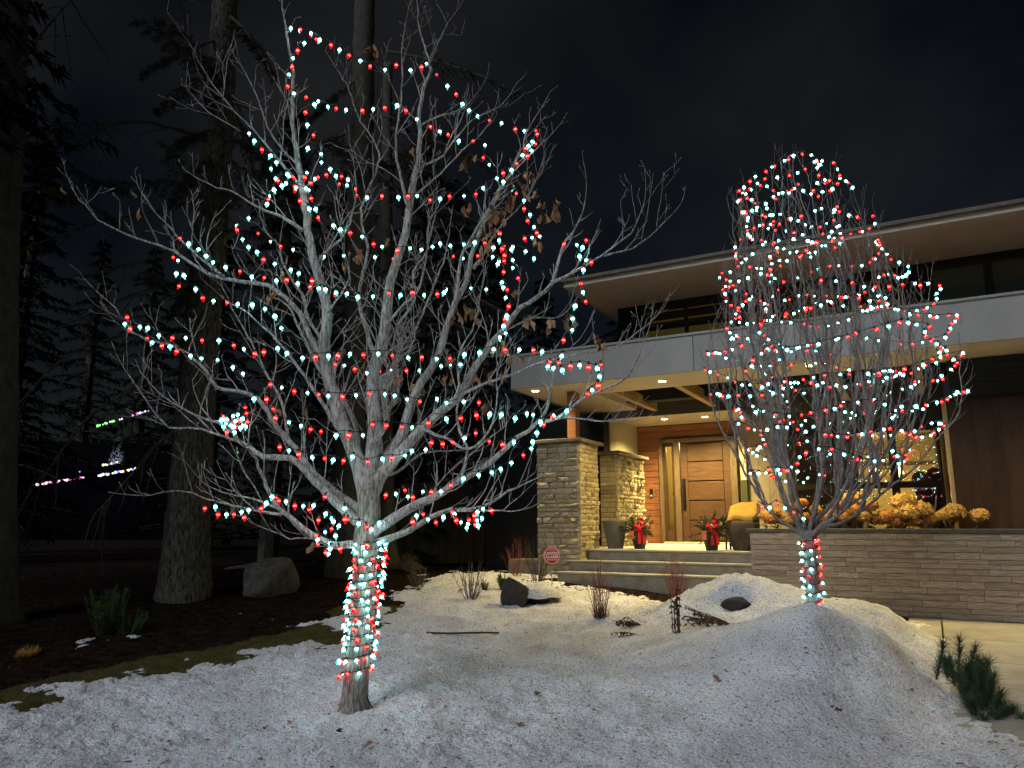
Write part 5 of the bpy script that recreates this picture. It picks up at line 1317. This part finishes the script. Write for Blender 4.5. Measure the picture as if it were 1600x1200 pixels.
conifer('pine_tree', 'thick trunked pine at left behind the bare maple', bl, [(284, 960), (287, 930), (292, 850), (300, 720), (312, 560), (324, 420), (336, 280), (345, 140), (352, 0), (358, -140)], 11.0, .32, .18, 13, (4.2, 8.5), (1.4, 2.6), 30, .10, .3,
        dead=[[(315, 560, 11), (230, 600, 10.6), (140, 650, 10.2), (70, 740, 9.8), (0, 800, 9.6)], [(322, 440, 11), (240, 450, 10.5), (120, 500, 10), (0, 545, 9.6)], [(312, 540, 11), (200, 525, 10.8), (100, 560, 10.4), (20, 640, 10.2)], [(335, 300, 11), (250, 330, 10.8), (150, 350, 10.4), (0, 400, 10)], [(340, 220, 11), (220, 190, 10.6), (130, 210, 10.3), (20, 235, 10)], [(305, 660, 11), (250, 690, 10.7), (190, 760, 10.3), (150, 800, 10)], [(345, 160, 11), (300, 80, 10.8), (280, 0, 10.5)], [(330, 360, 11), (260, 395, 10.4), (180, 420, 10.0), (60, 440, 9.7)]],
        green=[((345, 215, 11), (450, 250, 9.8)), ((338, 300, 11), (510, 330, 9.6)), ((340, 260, 11), (500, 290, 10.2)), ((330, 420, 11), (470, 480, 9.7)), ((326, 450, 11), (520, 560, 9.9)), ((345, 200, 11), (250, 250, 9.6)), ((342, 230, 11), (260, 320, 10)), ((350, 80, 11), (330, 160, 9.8)), ((350, 60, 11), (230, 120, 9.8)), ((350, 20, 11), (440, 90, 9.9)), ((326, 430, 11), (270, 500, 10.2))])
bf = at(-8, 985, 9.5)
conifer('pine_tree', 'dim pine trunk cut by the left photo edge', bf, [(-12, 985), (-10, 900), (-6, 700), (0, 450), (10, 250), (20, 60), (26, -60)], 9.5, .26, .17, 5, (5.5, 8), (1.4, 2.4), 26, .10, .3,
        dead=[[(15, 130, 9.5), (60, 60, 9.2), (110, 0, 9)], [(10, 240, 9.5), (70, 200, 9.2), (150, 190, 9)]], bark='bark_dead')
bm_ = at(540, 905, 13.0)
conifer('pine_tree', 'dim pine trunk directly behind the maple forks', bm_, [(540, 915), (541, 850), (545, 700), (552, 560), (560, 400), (566, 200), (570, 0)], 13.0, .30, .2, 10, (4.2, 8.5), (1.6, 2.8), 30, .11, .25, green=[((560, 380, 13), (690, 430, 12)), ((558, 480, 13), (640, 560, 12)), ((566, 180, 13), (720, 200, 12)), ((566, 120, 13), (480, 190, 12)), ((562, 330, 13), (460, 400, 12)), ((566, 250, 13), (660, 330, 11.8))], bark='bark_dead')
bs_ = at(604, 880, 14.5)
conifer('pine_tree', 'slender dim pine trunk right of the one behind the maple', bs_, [(604, 890), (604, 760), (602, 600), (604, 400), (606, 100)], 14.5, .16, .1, 9, (3.6, 9), (1.2, 2.6), 28, .11, .2, green=[((604, 480, 14.5), (830, 540, 13.4)), ((604, 420, 14.5), (860, 480, 13.6)), ((604, 520, 14.5), (760, 600, 13.4)), ((605, 200, 14.5), (800, 260, 13.4)), ((605, 80, 14.5), (820, 120, 13.4)), ((605, 300, 14.5), (780, 370, 13.4))], bark='bark_dead')
# full conifers further back
def full_conifer_mesh(seed, H, W, n=95, lo=.06):
    global rng
    keep = rng; rng = random.Random(seed); tw = MB(); g = MB(); tw.tube([(0, 0, 0), (0, 0, H * .5), (0, 0, H)], [H * .022, H * .014, .01], 8)
    for j in range(n):
        t = (j + rng.random()) / n; z = H * (lo + (.99 - lo) * t); L = W * (1 - t) ** .85 * rng.uniform(.6, 1.1) + .12; a = j * 2.39996 + rng.uniform(-.4, .4)
        m = 6; pts = curve_pts((0, 0, z), (math.cos(a), math.sin(a), .05), L, m, -.45, .06); tw.tube(pts, np.linspace(.02, .006, m + 1), 4, False)
        for i in range(1, m + 1):
            ax = (pts[i] - pts[i - 1]).normalized(); side = ax.cross(Vector((0, 0, 1))).normalized()
            for q_ in range(11):
                s_ = pts[i - 1].lerp(pts[i], rng.random()) + side * rng.uniform(-1, 1) * L * .16 * (1.3 - i / m)
                d = (ax * .5 + side * rng.uniform(-1, 1) + Vector((0, 0, rng.uniform(-.9, .15)))).normalized()
                needle(g, s_, d, rng.uniform(.16, .34), .035)
    rng = keep
    return tw.mesh('trunk', 'bark_dead'), g.mesh('needles', 'needle_far')
CM = [full_conifer_mesh(103, 15, 3.5, 300, .44), full_conifer_mesh(100, 9.5, 2.4), full_conifer_mesh(101, 12, 2.8), full_conifer_mesh(102, 8, 1.9)]
BACK = [(-60, 20, 1, 1.0, 'dark conifer behind the far lights at left'), (275, 26, 2, 1.0, 'tall dark conifer left of the thick pine trunk'), (420, 18, 2, 1.0, 'dark conifer right of the thick pine trunk'), (650, 20, 2, 1.05, 'tall dark conifer behind the right side of the maple'),
        (760, 18.5, 1, .95, 'dark conifer between the maple and the house'), (520, 24, 2, 1.1, 'far tall conifer behind the maple crown'), (850, 30, 2, .95, 'shadowed conifer behind the canopy end'), (980, 40, 2, 1.28, 'conifer silhouette above the left roof corner'), (1086, 48, 3, 2.02, 'small pointed conifer silhouette above the roof'), (-90, 17, 2, 1.0, 'dark conifer beyond the left photo edge'), (1030, 52, 1, 1.55, 'conifer silhouette between the two above the roof'), (320, 30, 2, 1.1, 'far conifer behind the thick pine'), (-10, 24, 2, 1.2, 'tall conifer behind the left edge trunk'),  (110, 62, 2, 2.2, 'great dark conifer standing beyond the far house'), (200, 70, 2, 2.4, 'far dark conifer above the violet glow'), (700, 27, 2, 1.2, 'far conifer right of the maple leader'), (590, 17.5, 3, 1.0, 'smaller conifer behind the maple forks')]
for x, d, k, s, lb in BACK:
    q = at(x, 850, d); o = thing('conifer_tree', (q.x, q.y, .7), lb, 'tree', 'dark conifers in the background', rng.uniform(0, 6)); o.scale = (s, s, s)
    link('trunk', CM[k][0], o); tag(link('needles', CM[k][1], o), None, None, None, 'stuff')

for (x, y, rz_, lb) in ((-7.9, 6.4, .4, 'tall high-crowned conifer added out of view at left for shade'), (-9.2, 9.2, 2.0, 'second high-crowned conifer added out of view at left for shade')):  # unseen conifers, added so their crowns shade the pines and bed
    o = thing('conifer_tree', (x, y, .1), lb, 'tree', 'dark conifers in the background', rz_)
    link('trunk', CM[0][0], o); tag(link('needles', CM[0][1], o), None, None, None, 'stuff')

# dark board fence beyond the bed
fn = thing('board_fence', at(690, 870, 16.5), 'dark vertical board fence in shadow left of the house', 'fence')
fb = fn.location
for i in range(26):
    o = box('board', fn, 0, .148, 0, .03, 0, 1.75, 'fence_wood', .003); o.location = (-1.6 + .15 * i, .15 * i * .12 + (.012 if i % 2 else 0), -.15)
for z in (.15, 1.35):
    b = MB(); b.tube([(-1.6, .08, z), (2.3, .08 + 3.9 * .12, z)], .04, 4); b.build('rail', 'fence_wood', fn)

# ------------------------------------------------------------------ far house with coloured lights
fh = at(140, 800, 46); fh.z = .6
hs = thing('far_house', fh, 'unlit distant house edged with coloured lights at left', 'house', None, math.radians(18))
box('wall', hs, -5, 6, 0, 6, 0, 4.2, 'far_wall')
b = MB(); b.add([(-5.5, -.6, 4.2), (6.5, -.6, 4.2), (6.5, 6.6, 4.2), (-5.5, 6.6, 4.2), (-5.5, 3, 6.4), (6.5, 3, 6.4)], [(0, 1, 5, 4), (2, 3, 4, 5), (0, 4, 3), (1, 2, 5), (3, 2, 1, 0)]); b.build('roof', 'far_roof', hs)
fb_ = {}
for nm in ('far_white', 'far_blue', 'far_green', 'far_magenta', 'far_amber', 'far_red'):
    b = MB(); b.lathe([(.02, -.07), (.065, -.03), (.065, .03), (.02, .07)], 6); fb_[nm] = b.mesh('bulb', nm)
def far_string(label, x0, y0, x1, y1, n, cols, d=45.0):
    p0 = at(x0, y0, d); p1 = at(x1, y1, d); o = thing('string_lights', p0, label, 'string lights', 'coloured light strings far off')
    b = MB(); b.tube([(0, 0, .03), tuple((p1 - p0) * .5 + Vector((0, 0, .02))), tuple(p1 - p0 + Vector((0, 0, .03)))], .008, 4); b.build('wire', 'wire_green', o)
    for i in range(n):
        if rng.random() < .12: continue
        t = (i + rng.uniform(-.3, .3)) / (n - 1); u_ = link('bulb', fb_[rng.choice(cols)], o); u_.location = (p1 - p0) * t + Vector((0, 0, rng.uniform(-.03, .03)))
        s = rng.uniform(.6, 1.2); u_.scale = (s, s, s)
far_string('long distant row of coloured lights, left part', 57, 757, 130, 746, 26, ['far_white', 'far_magenta', 'far_white', 'far_amber', 'far_blue'])
far_string('long distant row of coloured lights, right part', 155, 743, 214, 732, 20, ['far_white', 'far_blue', 'far_amber', 'far_white'])
far_string('short distant light row below the violet glow', 162, 727, 186, 722, 9, ['far_green', 'far_amber', 'far_white', 'far_blue'])
far_string('distant green and white light row', 153, 665, 190, 655, 11, ['far_green', 'far_white', 'far_green'])
far_string('highest distant blue light row', 208, 649, 232, 642, 7, ['far_blue', 'far_white', 'far_magenta'])
far_string('pair of distant red and blue lights', 124, 738, 131, 734, 3, ['far_red', 'far_blue'])
far_string('single distant blue and amber lights behind the maple', 527, 600, 533, 607, 3, ['far_blue', 'far_amber'], 40)
far_string('faint blue distant lights left of the maple leader', 433, 588, 447, 584, 4, ['far_blue', 'far_magenta'], 40)
far_string('two tiny green distant lights right of the pine trunk', 346, 711, 370, 706, 3, ['far_green'], 40)
q = at(181, 724, 44.6); vs = thing('lit_shrub', (q.x, q.y, q.z - .1), 'small conical shrub glowing violet far away', 'shrub'); g = MB()
for k in range(500):
    z = rng.random() ** 1.4 * 2.0; a = rng.uniform(0, 6.28); r = .5 * (1 - z / 2.1) * rng.random() ** .5; needle(g, (r * math.cos(a), r * math.sin(a), z), (math.cos(a), math.sin(a), .8), .14, .02)
tag(g.build('foliage', 'needle_bush', vs), None, None, None, 'stuff'); point_lamp('violet_lamp', (.1, -.75, .15), 160, vs, (.35, .2, 1.0), .05)

# ------------------------------------------------------------------ ground cover
def scatter(name, m, n, fn_ok, size, label, flat=.3, xr=(-6, 5), yr=(4.6, 13.5), zoff=.003, elong=2.2):
    b = MB(); xs_ = nr.uniform(xr[0], xr[1], n * 3); ys_ = nr.uniform(yr[0], yr[1], n * 3); ok = fn_ok(xs_, ys_); xs_ = xs_[ok][:n]; ys_ = ys_[ok][:n]
    zs_ = np.maximum(ground_z(xs_, ys_), snow_z(xs_, ys_)); V = []; Fq = []
    for i in range(len(xs_)):
        a = rng.uniform(0, 6.28); s = size * rng.uniform(.4, 1.3); c, s_ = math.cos(a), math.sin(a); w = s / elong; t = rng.uniform(0, flat) * s; p = len(V)
        x, y, z = xs_[i], ys_[i], zs_[i] + zoff
        V += [(x - c * s, y - s_ * s, z), (x + s_ * w, y - c * w, z + t), (x + c * s, y + s_ * s, z + t * .4), (x - s_ * w, y + c * w, z + t * rng.uniform(0, 1.4))]
        Fq += [(p, p + 1, p + 2, p + 3)]
    b.add(V, Fq); return tag(b.build(name, m), label, None, None, 'stuff')
scatter('leaf_litter', 'litter', 420, lambda x, y: (signed(x, y) > .05), .022, 'brown leaf scraps and debris strewn on the snow', .5)
scatter('snow_debris', 'litter', 3600, lambda x, y: (signed(x, y) > 0) & (vnoise(x * 1.7, y * 1.7, 4) > -.15 + .25 * (x > 1)), .0085, 'tiny dark specks scattered over the snow', .4)
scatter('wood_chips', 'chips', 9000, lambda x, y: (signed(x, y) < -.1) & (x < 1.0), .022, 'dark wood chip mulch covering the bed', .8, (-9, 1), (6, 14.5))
scatter('step_mulch', 'chips', 900, lambda x, y: (st(x, y)[1] < -.75) & (st(x, y)[1] > -1.5) & (st(x, y)[0] < 0) & (st(x, y)[0] > -3.6), .025, 'brown mulch strip along the foot of the steps', .6, (0, 4), (10, 13.5))
b = MB(); xs_ = nr.uniform(-7, .3, 110000); ys_ = nr.uniform(4.5, 10.2, 110000); sd = signed(xs_, ys_); ok = (sd > -.60 + .22 * fbm(xs_ * 2, ys_ * 2, 3, 9)) & (sd < .22); xs_ = xs_[ok]; ys_ = ys_[ok]; zs_ = ground_z(xs_, ys_)
for i in range(len(xs_)):
    a = rng.uniform(0, 6.28); needle(b, (xs_[i], ys_[i], zs_[i]), (math.cos(a) * .8, math.sin(a) * .8, 1), rng.uniform(.025, .055), .003)
tag(b.build('grass', 'grass_blade'), 'short olive grass showing along the snow edge', None, None, 'stuff')
# single fallen leaves that show on the snow
FL = [(725, 925, 'reddish fallen leaf on the snow right of the maple trunk'), (1212, 862, None), (1130, 1052, 'dark reddish leaf on the mound slope'), (1320, 1112, 'largest brown leaf lying on the near mound face'), (838, 1092, 'curled leaf on the snow before the maple'), (455, 1137, 'brown leaf on the snow left of the trunk foot'), (585, 1166, 'rust coloured leaf at the lower edge of the lawn'), (415, 1145, 'small red leaf left of the trunk foot'), (1115, 1060, 'thin dark leaf beside the reddish leaf on the mound'), (803, 1135, 'dark curled leaf nearest the middle foreground')]
for i, (x, y, lb) in enumerate(FL):
    if lb is None: continue
    r0 = at(x, y, 1.0) - Vector((0, 0, EYE)); d = 5.0; p = None
    while d < 12:
        p = r0 * d
        if EYE + p.z < top_z(p.x, p.y): break
        d += .03
    o = link('fallen_leaf', LM[i % 7]); o.location = (p.x, p.y, top_z(p.x, p.y) + .02); o.rotation_euler = (math.radians(80), 0, rng.uniform(0, 6)); o.scale = (.9, .9, .9)
    tag(o, lb, 'leaf', 'single leaves on the snow')
# extension cord from the trunk foot across the snow
q0 = at(566, 1085, 6.25); pts = [q0 - Vector((0, 0, 0)), at(585, 1072, 6.3), at(604, 1085, 6.45)]
pts = [Vector((q0.x - .02, q0.y, q0.z + .1))] + [Vector((q.x, q.y, top_z(q.x, q.y) + .008)) for q in pts[1:]]
b = MB(); b.tube(spline(pts, .03), .005, 6); tag(b.build('extension_cord', 'wire_green'), 'dark cord trailing from the maple trunk over the snow', 'cord')
b = MB(); pts = [Vector((x, y, top_z(x, y) + .015)) for x, y in ((-.95, 8.6), (-.7, 8.62), (-.4, 8.7), (-.15, 8.75))]; b.tube(spline(pts, .04), [.012] * len(spline(pts, .04)), 6)
tag(b.build('fallen_branch', 'dry_brown'), 'thin fallen branch on the snow right of the trunk', 'branch')
